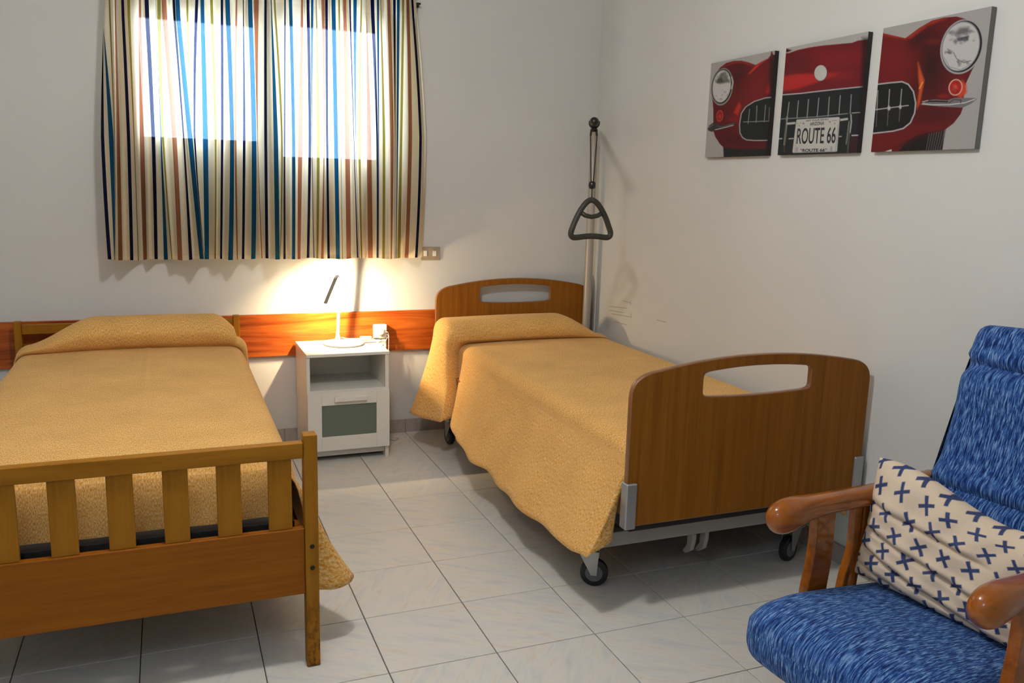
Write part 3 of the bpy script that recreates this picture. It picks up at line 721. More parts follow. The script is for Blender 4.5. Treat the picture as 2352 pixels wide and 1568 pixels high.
m.build('bend', M_WHITEPL, lamp, 0, True)
hn = hd/np.linalg.norm(hd); nrm = np.array([.46, .76, -.30]); nrm -= hn*(nrm@hn); nrm /= np.linalg.norm(nrm); wd = np.cross(hn, nrm)
def slab(a, b, c0, c1, w, mat, name, par):
    m = MB(); vs = []
    for q in (a, b):
        for s1 in (-1, 1):
            for cc in (c0, c1): vs.append(q+wd*w*s1+nrm*cc)
    m.add(vs, [(0,1,3,2),(4,6,7,5),(0,4,5,1),(2,3,7,6),(0,2,6,4),(1,5,7,3)]); return m.build(name, mat, par, .0012 if mat != M_LED else 0)
hdw = slab(pa+hd*.04, ph_, -.0035, .003, .0088, plain('lamp_head_grey', srgb(150, 142, 128), .4), 'lamp_head', lamp)
slab(pa+hd*.35, pa+hd*.96, .0032, .0042, .006, M_LED, 'led_strip', hdw)
# cord with inline switch, then to the plug
swc = np.array([.075, 2.155, zb+.022])
m = MB(); m.tube([pb+np.array([.004, .01, .0]), (bx[0]+.03, 2.2, zb+.018), swc+np.array([-.03, .0, .002])], .0022, 8)
sk = np.array(at(872, 760, 1, 2.27))
m.tube([swc+np.array([.028, 0, .002]), (.115, 2.17, zb+.02), (.145, 2.2, zb+.016), (.165, 2.235, zb+.004), (.20, 2.255, .53), (.222, 2.255, .565), (.214, 2.245, .585), (.20, 2.245, .588)], .0022, 8)
m.build('cord', M_CABLE, lamp, 0, True)
m = MB(); m.box(swc[0]-.03, swc[0]+.03, swc[1]-.013, swc[1]+.013, swc[2]-.010, swc[2]+.012); m.build('inline_switch', M_WHITEPL, lamp, .004)

# ------------------------------------------------------------------ sockets on the board and cables
q0, q1 = at(859, 746, 1, 2.265), at(889, 777, 1, 2.265)
def outlet(label, x0, x1, z0, z1, plug):
    t = thing('power_outlet', label, 'outlet', ((x0+x1)/2, 2.295, z0))
    boxobj('box', x0, x1, 2.262, 2.295, z0, z1, M_WHITEPL, t, .006)
    cx, cz = (x0+x1)/2, (z0+z1)/2
    m = MB(); m.lathe((cx+.003, 2.262, cz), (0, -1, 0), [(.026, 0), (.026, .003), (.022, .003), (.021, .0006), (.002, .0006)], 28); m.build('face_ring', M_WHITEPL, t, 0, 'auto')
    if plug:
        m = MB(); m.lathe((cx+.003, 2.261, cz), (0, -1, 0), [(.019, 0), (.019, .008), (.015, .018), (.008, .022), (.003, .022)], 24); m.build('plug', M_WHITEPL, t, 0, 'auto')
    else:
        for sx in (-.008, .012):
            m = MB(); m.lathe((cx+sx, 2.2612, cz), (0, -1, 0), [(.003, 0), (.003, .0006), (.001, .0006)], 10); m.build('pin_hole', M_SLOT, t)
outlet('white socket with a plug in it on the wooden board', q0[0], q1[0], q1[2], q0[2], True)
outlet('empty white socket below the one with the plug', q0[0]+.004, q1[0]-.002, q1[2]-.066, q1[2]-.004, False)
m = MB(); cx = q1[0]
m.tube([(cx-.010, 2.256, q0[2]-.045), (cx+.006, 2.25, q0[2]-.06), (cx+.006, 2.252, .50), (cx+.002, 2.27, .40), (cx+.004, 2.29, .25), (cx+.006, 2.285, .12), (cx-.004, 2.26, .05), (cx-.02, 2.2, .006), (cx+.02, 2.16, .004), (cx+.045, 2.19, .004), (cx+.02, 2.21, .004), (cx-.01, 2.17, .004), (cx-.05, 2.12, .004)], .0022, 7)
m.tube([(cx-.045, 2.283, .46), (cx-.04, 2.284, .33), (cx-.036, 2.285, .2), (cx-.02, 2.27, .09), (cx-.03, 2.22, .006), (cx-.06, 2.18, .004)], .0022, 7)
o = m.build('loose_cable', M_CABLE, None, 0, True); tag(o, 'thin white cables hanging from the socket to the floor', 'cable')

# ------------------------------------------------------------------ canvas triptych
def seg_d(P, a, b):
    a, b = np.array(a, float), np.array(b, float); ab = b-a; t = np.clip(((P-a)@ab)/(ab@ab), 0, 1)
    return np.linalg.norm(P-(a+t[..., None]*ab), axis=-1)
def poly_d(P, poly):
    poly = np.array(poly, float); d = np.full(P.shape[:-1], 1e9); ins = np.zeros(P.shape[:-1], bool)
    for i in range(len(poly)):
        a, b = poly[i], poly[(i+1) % len(poly)]; d = np.minimum(d, seg_d(P, a, b))
        c = ((a[1] > P[..., 1]) != (b[1] > P[..., 1])); den = (b[1]-a[1]) if b[1] != a[1] else 1e-9
        ins ^= c & (P[..., 0] < (b[0]-a[0])*(P[..., 1]-a[1])/den+a[0])
    return np.where(ins, -d, d)
class Art:
    def __init__(s, P, org, sc): s.P = (P-np.array(org))*sc; s.sc = sc; s.C = np.zeros(P.shape[:-1]+(3,)); s.aa = sc*.7
    def fill(s, a, col, soft=None):
        s.C = s.C*(1-a[..., None])+np.array(srgb(*col)[:3])*a[..., None]
    def cov(s, d, soft=None):
        w = soft or s.aa; return np.clip(.5-d/(2*w), 0, 1)
    def bg(s, c): s.C[:] = srgb(*c)[:3]
    def poly(s, p, col, soft=None, mask=None, op=1): 
        a = s.cov(poly_d(s.P, p), soft)*op
        if mask is not None: a = a*mask
        s.fill(a, col); return a
    def line(s, pts, w, col, closed=False, mask=None):
        d = np.min([seg_d(s.P, pts[i], pts[i+1]) for i in range(len(pts)-1)], axis=0)
        a = s.cov(d-w/2); a = a if mask is None else a*mask; s.fill(a, col)
    def ell(s, c, rx, ry, ang, col, soft=None, mask=None, op=1):
        q = s.P-np.array(c); ca, sa = math.cos(ang), math.sin(ang)
        x = q[..., 0]*ca+q[..., 1]*sa; y = -q[..., 0]*sa+q[..., 1]*ca
        k = np.sqrt((x/rx)**2+(y/ry)**2); dd = (k-1)*min(rx, ry); a = s.cov(dd, soft)*op
        if mask is not None: a = a*mask
        s.fill(a, col); return a
    def spots(s, mask, col, n, box, r, seed):
        rs = np.random.RandomState(seed)
        for k in range(n):
            c = (rs.uniform(box[0], box[2]), rs.uniform(box[1], box[3])); s.ell(c, r*rs.uniform(.5, 1.6), r*rs.uniform(.4, 1.3), rs.uniform(0, 3), col, r*.7, mask, .6)
def art1(P):
    A = Art(P, (1600, 100), 5.6); A.bg((178, 174, 170))
    body = [(190,600),(205,470),(240,390),(300,310),(380,250),(480,222),(580,220),(660,240),(760,275),(830,235),(920,190),(950,150),(965,85),(985,140),(1100,160),(1100,1500),(350,1500),(345,1335),(300,1290),(240,1200),(218,1130),(215,1000),(215,850),(208,760)]
    M = A.poly(body, (108, 16, 24))
    A.ell((560,420), 130, 170, .2, (62,12,18), 120, M, .8); A.ell((800,560), 160, 260, 0, (128,18,26), 120, M, .7); A.ell((330,900), 120, 260, 0, (84,12,18), 90, M, .7)
    A.ell((560,1250), 420, 130, 0, (72,10,20), 90, M, .8); A.poly([(340,300),(480,235),(600,230),(740,280),(720,290),(590,246),(480,250)], (176,44,34), 14, M, .8)
    A.poly([(665,390),(770,275),(930,190),(820,262),(690,385)], (214,54,34), 10, M); A.poly([(930,510),(895,640),(960,640)], (196,36,32), 16, M)
    A.poly([(545,760),(480,890),(530,915),(570,800)], (206,48,32), 18, M, .9); A.poly([(400,970),(540,920),(520,1000),(420,990)], (150,26,24), 24, M, .7)
    A.poly([(940,200),(985,140),(1100,150),(1100,1500),(890,1500)], (18,8,12), 26, M, .85)
    A.ell((328,556), 138, 240, .14, (150,150,150)); A.ell((325,552), 130, 226, .14, (24,20,24)); A.ell((322,550), 116, 208, .14, (196,194,190)); L = A.ell((324,552), 108, 198, .14, (206,204,200))
    A.poly([(240,500),(310,380),(380,350),(420,500),(300,520)], (104,100,100), 14, L, .85); A.poly([(270,460),(320,430),(350,500),(260,510)], (70,74,66), 10, L); A.spots(L, (90,84,84), 16, (230,400,420,520), 14, 3); A.spots(L, (130,128,122), 8, (240,600,400,720), 10, 4)
    A.line([(452,430),(468,500),(450,580)], 16, (196,194,190))
    A.ell((298,930), 44, 74, .1, (196,70,56)); A.ell((298,930), 35, 62, .1, (140,22,24)); A.ell((298,935), 14, 24, 0, (190,60,46), 8)
    A.poly([(140,1095),(165,1050),(215,1015),(330,1055),(480,1015),(515,1030),(400,1075),(240,1112),(200,1135),(155,1120)], (58,52,54)); A.line([(240,1108),(350,1082),(470,1050)], 10, (190,186,184)); A.line([(155,1085),(210,1040)], 10, (120,116,118)); A.line([(260,1060),(340,1070),(480,1025)], 6, (104,98,98))
    gr = [(1100,686),(970,690),(880,700),(740,745),(630,815),(575,900),(552,1040),(558,1150),(590,1208),(640,1238),(750,1246),(1100,1242)]
    G = A.poly(gr, (24,30,34)); A.line(gr[:8]+gr[8:], 12, (176,176,174))
    for a, b in (((682,845),(662,1030)),((777,800),(765,1015)),((887,790),(870,1005)),((938,820),(928,1000))): A.line([a, b], 8, (150,152,150), mask=G)
    A.line([(600,1008),(1100,990)], 8, (150,152,150), mask=G)
    A.poly([(345,1335),(560,1360),(1100,1340),(1100,1500),(350,1500)], (24,28,32), 10); A.poly([(950,690),(1100,680),(1100,1500),(880,1500)], (8,8,12), 14, None, .75)
    return A.C
def art2(P):
    A = Art(P, (1600, 100), 5.6); A.bg((186, 184, 180))
    top = [(1100,130),(1190,122),(1300,82),(1450,50),(1620,25),(1800,8),(2000,-10),(2080,-40),(2300,-60),(2300,1500),(1000,1500),(1000,160)]
    M = A.poly(top, (116, 16, 30)); A.line([(1170,125),(1300,85),(1500,42),(1800,12)], 12, (150,50,40), mask=M); A.poly([(1140,60),(1230,85),(1180,110),(1140,120)], (80,20,22), 8)
    A.ell((1750,200), 420, 90, -.1, (140,22,34), 70, M, .7); A.ell((1300,260), 220, 110, 0, (92,14,28), 80, M, .7)
    A.poly([(1100,425),(1300,393),(1500,388),(1700,375),(1830,385),(1740,430),(1500,515),(1300,580),(1090,612)], (188,38,38), 20, M); A.poly([(1700,378),(2000,370),(1980,440),(1700,460)], (150,28,36), 50, M, .7)
    A.ell((1597,382), 86, 106, .12, (96,24,28)); A.ell((1595,378), 80, 100, .12, (204,206,200))
    gr = [(1000,668),(1100,662),(1350,640),(1600,610),(1900,578),(2300,540),(2300,1500),(1000,1500)]
    G = A.poly(gr, (26,32,36)); A.line([(1000,668),(1350,640),(1600,610),(1900,578),(2300,538)], 14, (186,186,186))
    for a, b in (((1190,755),(1168,930)),((1310,735),(1290,960)),((1440,718),(1420,955)),((1573,700),(1550,945)),((1708,688),(1690,935)),((1848,668),(1830,915)),((1990,655),(1975,900))): A.line([a, b], 11, (132,134,132), mask=G); A.line([a, b], 4, (176,178,176), mask=G)
    A.line([(1000,975),(1560,940),(1940,900)], 11, (136,144,146)); A.line([(2000,893),(2300,870)], 11, (170,170,168))
    A.line([(1165,945),(1128,1300)], 22, (150,152,132)); A.line([(1150,1000),(1126,1400)], 10, (84,72,66)); A.line([(1170,1030),(1260,1022)], 28, (186,190,184))
    A.line([(1985,915),(1990,1010),(1972,1150)], 16, (176,176,174)); A.line([(1962,1000),(1925,1290)], 16, (128,130,120)); A.line([(1850,982),(1935,970)], 28, (186,190,184)); A.line([(1965,1150),(1940,1420)], 18, (84,80,82))
    A.line([(1000,1226),(1095,1222)], 14, (190,190,190)); A.line([(1190,1224),(1245,1220)], 14, (176,178,176)); A.line([(1830,1196),(1860,1194)], 14, (176,178,176)); A.line([(2000,1182),(2300,1170)], 16, (190,190,188))
    A.poly([(1990,1196),(2300,1180),(2300,1500),(1945,1500)], (58,20,32), 8); A.poly([(2130,-80),(2300,-80),(2300,1500),(2075,1500)], (12,6,10), 26, None, .8)
    pl = [(1278,985),(1290,972),(1830,938),(1848,950),(1846,1000),(1812,1385),(1798,1396),(1240,1412),(1226,1400)]
    A.poly(pl, (74,74,84), None); A.poly([(1284,988),(1294,978),(1826,945),(1840,956),(1806,1380),(1794,1389),(1246,1404),(1233,1394)], (206,204,196))
    A.line([(1262,1400),(1300,1000)], 3, (150,146,150)); A.line([(1785,1385),(1822,1040)], 3, (110,108,140))
    for c in ((1375,1028),(1715,1008)): A.ell(c, 9, 11, 0, (120,112,140), 5)
    for c in ((1322,1056),(1776,1028)): A.ell(c, 9, 10, 0, (150,150,126), 5)
    for c in ((1290,1362),(1734,1352)): A.poly([(c[0]-10,c[1]-30),(c[0]+14,c[1]-30),(c[0]+8,c[1]+32),(c[0]-16,c[1]+32)], (150,140,170), 8, None, .7)
    A.line([(1285,1030),(1350,1020)], 4, (120,116,110)); A.line([(1745,990),(1800,988)], 5, (110,106,96))
    return A.C
def art3(P):
    A = Art(P, (1980, 0), 4.238); A.bg((176, 173, 170))
    body = [(0,318),(205,322),(300,345),(420,372),(480,330),(560,270),(680,200),(800,170),(920,160),(1010,185),(1100,250),(1120,600),(1072,680),(1020,790),(1000,850),(990,950),(985,1040),(960,1110),(890,1200),(800,1268),(780,1500),(0,1500)]
    M = A.poly(body, (108, 14, 20)); A.ell((660,640), 170, 330, .1, (40,8,12), 140, M, .9); A.ell((330,600), 190, 230, 0, (124,18,26), 120, M, .7); A.ell((700,1120), 300, 90, 0, (76,10,18), 60, M, .8); A.ell((560,380), 110, 70, -.5, (50,8,12), 50, M, .7)
    A.poly([(200,318),(420,362),(560,262),(700,192),(860,160),(800,190),(640,250),(480,370),(420,385),(205,345)], (176,50,26), 14, M, .8); A.ell((690,405), 80, 24, 0, (110,26,20), 18, M, .8)
    A.poly([(545,605),(575,700),(605,780),(590,860),(575,930),(560,1010),(530,1060),(545,960),(560,860),(550,740)], (206,84,34), 12, M); A.line([(560,860),(590,800)], 14, (240,150,60), mask=M); A.ell((790,935), 44, 20, 0, (150,24,22), 14, M, .8)
    A.poly([(1005,700),(1080,650),(1030,790),(1010,830)], (96,12,18), 8, M)
    A.ell((970,455), 202, 272, .30, (172,172,172)); A.ell((972,452), 190, 258, .30, (26,24,28)); A.ell((962,450), 180, 246, .28, (150,150,152)); L = A.ell((962,452), 172, 236, .28, (206,204,202))
    A.poly([(890,330),(950,270),(1040,260),(1050,320),(940,350)], (96,90,96), 20, L, .9); A.poly([(925,370),(1040,345),(1035,395),(930,400)], (80,78,84), 8, L); A.spots(L, (110,106,110), 22, (850,290,1090,420), 14, 5); A.spots(L, (70,66,70), 10, (810,480,870,520), 10, 6)
    A.line([(890,510),(920,570),(990,610),(1060,590)], 7, (96,92,96), mask=L); A.spots(L, (120,118,120), 14, (930,570,1100,640), 12, 8); A.line([(800,560),(850,650),(960,680),(1060,620)], 5, (130,128,128), mask=L)
    A.poly([(975,780),(1015,830),(1020,900),(960,960),(930,940)], (206,70,36), 14); A.ell((910,850), 68, 82, .25, (226,170,150)); A.ell((910,850), 57, 71, .25, (178,30,30)); A.ell((905,855), 20, 26, 0, (226,90,66), 14); A.spots(M, (120,20,20), 6, (880,810,950,900), 12, 9)
    A.poly([(568,1020),(600,985),(700,968),(830,975),(900,952),(1100,952),(1118,966),(1060,1010),(980,1048),(760,1036),(640,1024)], (120,116,118)); A.line([(590,1010),(680,1020),(850,1018),(1000,1000),(1100,965)], 10, (206,204,202)); A.line([(620,988),(720,985),(830,990)], 16, (40,34,38)); A.line([(850,1000),(900,965),(965,975),(960,1000)], 10, (70,66,70)); A.line([(590,990),(640,978)], 10, (170,166,166))
    gr = [(0,832),(150,820),(280,805),(390,795),(450,820),(500,890),(522,1000),(512,1100),(470,1195),(400,1250),(300,1276),(0,1310)]
    G = A.poly(gr, (20,22,26)); A.line(gr, 13, (190,186,186))
    for a, b in (((153,880),(138,1230)),((268,870),(246,1220)),((386,868),(360,1180))): A.line([a, b], 8, (96,94,98), mask=G); A.line([a, ((a[0]*.45+b[0]*.55), a[1]*.45+b[1]*.55)], 8, (170,168,168), mask=G)
    A.line([(0,1085),(260,1050),(450,1026)], 9, (186,182,184), mask=G); A.ell((262,1052), 14, 20, 0, (196,194,194), 6, G); A.ell((372,1040), 12, 18, 0, (196,194,194), 6, G)
    A.poly([(330,1500),(420,1390),(520,1330),(640,1295),(812,1268),(770,1500)], (24,18,22), 10); A.poly([(300,1440),(520,1330),(600,1290),(812,1262),(760,1300),(560,1350),(420,1410)], (60,10,16), 16, None, .7)
    for k in range(7): A.line([(655+k*24,1300-k*4),(622+k*22,1470)], 7, (96,90,90))
    A.poly([(220,1475),(285,1452),(290,1478)], (206,204,202))
    return A.C
def canvas(label, y0, y1, z0, z1, art, n, sides):
    xf = XW-.022
    t = thing('canvas_print', label, 'picture', (XW, (y0+y1)/2, (z0+z1)/2), 0, 'three car canvases on the right wall')
    m = MB(); m.box(xf+.0004, XW-.001, y0, y1, z0, z1, 0)
    o = m.build('stretched_canvas', [sides], t, .001)
    ny, nz = n; Y = np.linspace(y1, y0, ny); Z = np.linspace(z0, z1, nz); YY, ZZ = np.meshgrid(Y, Z)
    P = np.stack([np.full(YY.shape, xf), YY, ZZ], -1)
    col = art(project(P))*.74; rs = np.random.RandomState(1); col = np.clip(col*(1+rs.normal(0, .035, col.shape[:2]+(1,))), 0, 1)
    m = MB(); m.grid(P); me = m.mesh('print'); ca = me.color_attributes.new('Col', 'FLOAT_COLOR', 'POINT')
    ca.data.foreach_set('color', np.concatenate([col, np.ones(col.shape[:2]+(1,))], -1).astype(np.float32).ravel())
    finish('print', me, M_PRINT, t)
    return t
xf = XW-.022
def cr(a, b): return at(a, b, 0, xf)
e1 = [cr(1633,145), cr(1620,360), cr(1763,357), cr(1778,118)]; e2 = [cr(1806,112), cr(1786,355), cr(1970,353), cr(1992,76)]; e3 = [cr(2030,63), cr(2000,348), cr(2238,347), cr(2278,14)]
zt_ = np.mean([e1[0][2], e1[3][2], e2[0][2], e3[0][2], e3[3][2]]); zb_ = np.mean([e1[1][2], e1[2][2], e2[1][2], e3[1][2], e3[2][2]])
canvas('left canvas showing the headlamp at the grille\'s left end', (e1[2][1]+e1[3][1])/2, (e1[0][1]+e1[1][1])/2, zb_, zt_, art1, (170, 250), M_CANVASDK)
c2 = canvas('middle canvas showing the car grille with a ROUTE 66 plate', (e2[2][1]+e2[3][1])/2, (e2[0][1]+e2[1][1])/2, zb_, zt_, art2, (230, 300), M_CANVASDK)
canvas('right canvas showing the large round headlamp beside grey background', (e3[2][1]+e3[3][1])/2, (e3[0][1]+e3[1][1])/2, zb_, zt_, art3, (300, 360), M_CANVAS)
def quad_place(tl, tr, br, bl):
    q = [at(*p, 0, xf-.0006) for p in (tl, tr, br, bl)]
    return lambda a, b: (q[3]*(1-a)+q[2]*a)*(1-b)+(q[0]*(1-a)+q[1]*a)*b
def pc(x, y): return (1780+x/11.2, 230+y/11.2)
text_mesh('lettering', 'ROUTE 66', quad_place(pc(583,722), pc(1580,682), pc(1548,1108), pc(548,1128)), M_LETTER, c2, offset=.012)
text_mesh('lettering', 'ARIZONA', quad_place(pc(905,572), pc(1268,545), pc(1262,636), pc(893,655)), M_LETTER, c2, offset=.01)
text_mesh('lettering', 'GET YOUR KICKS', quad_place(pc(795,512), pc(1380,472), pc(1376,510), pc(790,548)), M_LETTER, c2, offset=.012)
text_mesh('lettering', '*ROUTE 66*', quad_place(pc(645,1248), pc(1350,1238), pc(1340,1322), pc(640,1336)), M_LETTER, c2, offset=.03)

# ------------------------------------------------------------------ armchair
ch = thing('armchair', 'wooden armchair with blue streaked cushions in the right foreground', 'armchair', (.632, -.772, 0), math.radians(189))
def loc(o): o.matrix_parent_inverse = Matrix(); return o
# arms: loft of rounded sections along local x (x forward). (x, zc, half height, half width)
def arm(lat):
    K = [(.048,.552,.004,.004),(.044,.551,.020,.018),(.034,.550,.034,.028),(.018,.550,.043,.035),(-.004,.552,.0475,.0385),(-.030,.555,.0455,.038),(-.060,.560,.038,.035),(-.095,.5605,.032,.032),(-.15,.560,.030,.030),(-.25,.556,.028,.029),(-.36,.551,.028,.028),(-.50,.551,.026,.027),(-.60,.556,.024,.026),(-.68,.56,.022,.024)]
    n = 20; P = []
    for x, zc, hh, hw in K:
        ring = []
        for j in range(n):
            a = 2*PI*j/n; ex = .75 if x < -.05 else .95
            cy, cz = math.cos(a), math.sin(a)
            ring.append((x, lat+hw*math.copysign(abs(cy)**ex, cy), zc+hh*math.copysign(abs(cz)**ex, cz)))
        P.append(ring)
    m = MB(); m.grid(np.array(P), wrap=True); m.f += [tuple(range(n)), tuple((len(K)-1)*n+j for j in range(n))]; m.m += [0, 0]
    o = loc(m.build('armrest', M_CHAIRWOOD, ch, 0, True)); s_ = o.modifiers.new('sub', 'SUBSURF'); s_.levels = s_.render_levels = 1; return o
def bar(name, xs, lat, w, th, par=None):
    """xs: (xc, z) centre line; w: widths along x; th: lateral thickness"""
    if not hasattr(w, '__len__'): w = [w]*len(xs)
    q = np.array([(x, z, ww) for (x, z), ww in zip(xs, w)], float)
    tt = np.linspace(0, len(q)-1, 22); xi = np.zeros((22, 3))
    for k, t in enumerate(tt):
        i = min(int(t), len(q)-2); u = t-i; p0, p1, p2, p3 = q[max(i-1, 0)], q[i], q[i+1], q[min(i+2, len(q)-1)]
        xi[k] = .5*((2*p1)+(-p0+p2)*u+(2*p0-5*p1+4*p2-p3)*u*u+(-p0+3*p1-3*p2+p3)*u**3)
    P = []
    for x, z, ww in xi: P.append([(x-ww/2, lat-th/2, z), (x+ww/2, lat-th/2, z), (x+ww/2, lat+th/2, z), (x-ww/2, lat+th/2, z)])
    m = MB(); m.grid(np.array(P), wrap=True); m.f += [(3,2,1,0), (84,85,86,87)]; m.m += [0, 0]
    return loc(m.build(name, M_CHAIRWOOD, ch, .004))
for lat in (-.272, .272):
    arm(lat)
    bar('front_leg', [(-.16,.545),(-.163,.46),(-.158,.38),(-.148,.30),(-.15,.15),(-.16,0)], lat, [.075,.074,.078,.080,.066,.046], .030)
    bar('rear_post', [(-.300,.54),(-.300,.46),(-.297,.40),(-.278,.34),(-.268,.28),(-.268,.21)], lat, [.026,.024,.022,.020,.020,.022], .026)
    bar('rear_post', [(-.335,.54),(-.334,.46),(-.332,.40),(-.318,.34),(-.312,.28),(-.310,.21)], lat, [.026,.024,.020,.018,.018,.022], .026)
    bar('rear_leg', [(-.60,.56),(-.585,.44),(-.57,.30),(-.60,.15),(-.66,0)], lat, [.05,.05,.055,.05,.042], .028)
    m = MB(); m.box(-.58, -.12, lat-.013, lat+.013, .17, .225); loc(m.build('side_rail', M_CHAIRWOOD, ch, .004))
m = MB(); m.box(-.15, -.12, -.259, .259, .175, .215); loc(m.build('cross_rail', M_CHAIRWOOD, ch, .004))
m = MB(); m.box(-.56, -.53, -.259, .259, .175, .215); loc(m.build('cross_rail', M_CHAIRWOOD, ch, .004))
def cushion(name, prof, hw, nlat=28, edge=.045, lift=None, seams=(), crown=.012):
    """closed profile of (x, z) points swept across; edge rounding shrinks the profile near the sides; uv in metres"""
    pr = np.array(prof, float); k = len(pr)
    c = closed([np.array([p[0], p[1], 0]) for p in pr], 6); pr = np.array(c)[:, :2]; k = len(pr)
    cen = pr.mean(0)
    s = np.r_[0, np.cumsum(np.linalg.norm(np.diff(np.r_[pr, pr[:1]], axis=0), axis=1))]
    nx = np.roll(pr, -1, 0)-np.roll(pr, 1, 0); nor = np.stack([nx[:, 1], -nx[:, 0]], 1); nor /= np.linalg.norm(nor, axis=1)[:, None]
    area = .5*np.sum(pr[:, 0]*np.roll(pr[:, 1], -1)-np.roll(pr[:, 0], -1)*pr[:, 1])
    if area > 0: nor = nor
    else: nor = -nor
    P = []; UV = []
    us = np.linspace(-1, 1, nlat)
    lats = np.sign(us)*(1-(1-np.abs(us))**1.6)*hw
    for y in lats:
        e = max(0, abs(y)-(hw-edge))/edge; inset = edge*(1-math.sqrt(max(0, 1-min(e, .999)**2)))
        cr_ = crown*(1-(y/hw)**2)
        q = pr+nor*(cr_-inset)[None] if False else pr+nor*(cr_-inset)
        P.append([(a[0], y, a[1]) for a in q]+[(q[0][0], y, q[0][1])]); UV.append([(y+inset*.8*np.sign(y), t) for t in s])
    P = np.array(P)
    m = MB(); m.grid(P, uv=np.array(UV))
    n = P.shape[1]; m.f += [tuple(range(n-1)), tuple((nlat-1)*n+j for j in range(n-1))]; m.m += [0, 0]
    o = loc(m.build(name, M_BLUE, ch, 0, True)); return o
cushion('seat_cushion', [(.142,.29),(.130,.328),(.075,.350),(-.02,.352),(-.12,.340),(-.25,.322),(-.40,.300),(-.56,.275),(-.58,.245),(-.56,.225),(-.40,.222),(-.20,.220),(-.02,.205),(.06,.195),(.115,.21),(.14,.245)], .258, 34, .05, crown=.014)
# back cushion with stitched channels: seams pull the face in
face = [(-.50,.30),(-.508,.36),(-.522,.44),(-.534,.50),(-.545,.545),(-.574,.568),(-.566,.60),(-.600,.64),(-.622,.70),(-.643,.77),(-.650,.84),(-.662,.885),(-.694,.908),(-.680,.935),(-.695,.965),(-.712,1.0),(-.735,1.018)]
back = [(-.765,1.012),(-.778,.98),(-.775,.92),(-.762,.84),(-.74,.74),(-.70,.62),(-.65,.50),(-.61,.40),(-.585,.30)]
cushion('back_cushion', face+back, .245, 30, .035, crown=.010)
m = MB(); m.tube([(-.565,-.246,.50),(-.63,-.248,.62),(-.685,-.248,.72),(-.715,-.246,.82),(-.735,-.244,.90)], .005, 8); loc(m.build('piping', M_SEAM, ch, 0, True))
for lat in (-.19, .19):
    bar('back_upright', [(-.62,.22),(-.64,.40),(-.705,.58),(-.755,.74),(-.785,.86),(-.795,.96)], lat, .035, .03)

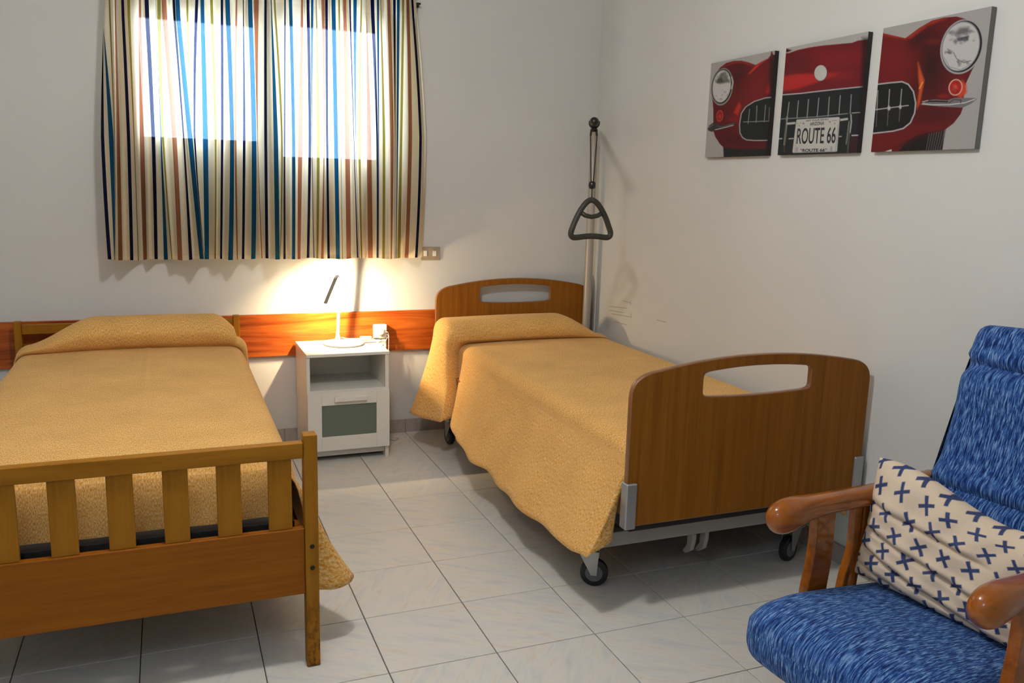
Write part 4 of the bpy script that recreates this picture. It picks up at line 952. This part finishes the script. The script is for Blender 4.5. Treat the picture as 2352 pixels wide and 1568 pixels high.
# ------------------------------------------------------------------ throw pillow with crosses
def pillow():
    a = math.radians(189); F = np.array([math.cos(a), math.sin(a), 0]); Lt = np.array([-math.sin(a), math.cos(a), 0]); M0 = np.array([.632, -.772, 0])
    nu, nv = 330, 230; U, V = np.meshgrid(np.linspace(-1, 1, nu), np.linspace(-1, 1, nv))
    HU, HV = .270, .158
    pin = 1-.035*(1-V**2)*np.abs(U)**3; pinv = 1-.05*(1-U**2)*np.abs(V)**3
    u = U*HU*pin; v = V*HV*pinv
    thick = .062*((1-U**4)*(1-V**4))**.55
    # diagonal drag wrinkles running across from the left edge
    wr = np.zeros_like(u)
    for (v0, sl, x1, dp) in ((.055, -.10, .02, .010), (-.010, -.16, .16, .012), (-.065, -.20, .22, .012), (-.115, -.18, .12, .008)):
        line = v0+sl*(u+HU)*1.0
        wr -= dp*np.exp(-((v-line)/.0065)**2)*(1-smooth(x1, x1+.12, u))*smooth(-HU, -HU+.05, u)
        wr += dp*.6*np.exp(-((v-line-.018)/.012)**2)*(1-smooth(x1, x1+.12, u))*smooth(-HU, -HU+.05, u)
    rs = np.random.RandomState(4)
    sag = .020*np.sin((u+HU)*9)*smooth(0, .18, v)
    bumpy = .004*np.sin(u*31+v*22)+.003*np.sin(u*57-v*41+1)
    front = thick+(wr+bumpy*(thick/.062))
    # local frame: bottom edge on the seat, leaning back
    lean = math.radians(11); e_up = np.array([-math.sin(lean), 0, math.cos(lean)]); e_n = np.array([math.cos(lean), 0, math.sin(lean)])
    c0 = np.array([-.312, .004, .322])
    def place(uu, vv, nn):
        # uu along -lateral..+lateral, vertical vv+HV
        tilt = -.03*uu
        x = c0[0]+e_up[0]*(vv+HV)+e_n[0]*nn; z = c0[2]+e_up[2]*(vv+HV)+e_n[2]*nn+tilt; y = c0[1]+uu
        return M0+np.stack([x, x, x], -1)*F+np.stack([y, y, y], -1)*Lt+np.stack([0*z, 0*z, z], -1)
    Pf = place(u, v-sag*0-.0, front); Pb = place(u[:, ::-1], v, -thick[:, ::-1]*.8)
    dz = .030*smooth(.2, 1, V)*np.sin((U+.15)*PI*.9)
    Pf[..., 2] -= dz; Pb[..., 2] -= dz[:, ::-1]
    m = MB(); m.grid(Pf, uv=np.stack([u, v], -1)); m.grid(Pb, uv=np.stack([u, v], -1)); me = m.mesh('throw_pillow')
    # crosses
    base = np.array(srgb(224, 204, 178)[:3]); ink = np.array(srgb(34, 56, 104)[:3])
    col = np.tile(base, u.shape+(1,)); col *= (1-.06*rs.rand(*u.shape))[..., None]
    pu, pv = .070, .050; r = math.radians(24)
    uu = u+.012*np.sin(v*17); 
    best = np.zeros_like(u)
    for j in range(-6, 7):
        for i in range(-7, 8):
            cx = i*pu+(j % 2)*pu/2+rs.normal(0, .0015); cy = j*pv-.10*(i*pu)*0+rs.normal(0, .0015); rr = r+rs.normal(0, .06); L1_, L2_, w1 = .0232+rs.normal(0, .001), .0215+rs.normal(0, .001), .0050+rs.normal(0, .0003)
            x = (uu-cx)*math.cos(rr)+(v-cy)*math.sin(rr); y = -(uu-cx)*math.sin(rr)+(v-cy)*math.cos(rr)
            d1 = np.maximum(np.abs(x)-L1_, np.abs(y)-w1*.85); d2 = np.maximum(np.abs(y)-L2_, np.abs(x)-w1)
            best = np.maximum(best, np.clip(.5-np.minimum(d1, d2)/.0018, 0, 1))
    best *= (.93+.07*rs.rand(*u.shape)); col = col*(1-best[..., None])+ink*best[..., None]
    colb = col[:, ::-1]
    allc = np.concatenate([col.reshape(-1, 3), colb.reshape(-1, 3)]); allc = np.c_[allc, np.ones(len(allc))]
    ca = me.color_attributes.new('Col', 'FLOAT_COLOR', 'POINT'); ca.data.foreach_set('color', allc.astype(np.float32).ravel())
    bm = bmesh.new(); bm.from_mesh(me); bmesh.ops.remove_doubles(bm, verts=bm.verts, dist=2e-4); bmesh.ops.recalc_face_normals(bm, faces=bm.faces); bm.to_mesh(me); bm.free()
    o = finish('throw_pillow', me, M_CUSH, None, 0, True); tag(o, 'beige cushion printed with blue crosses leaning in the blue armchair', 'cushion')
pillow()
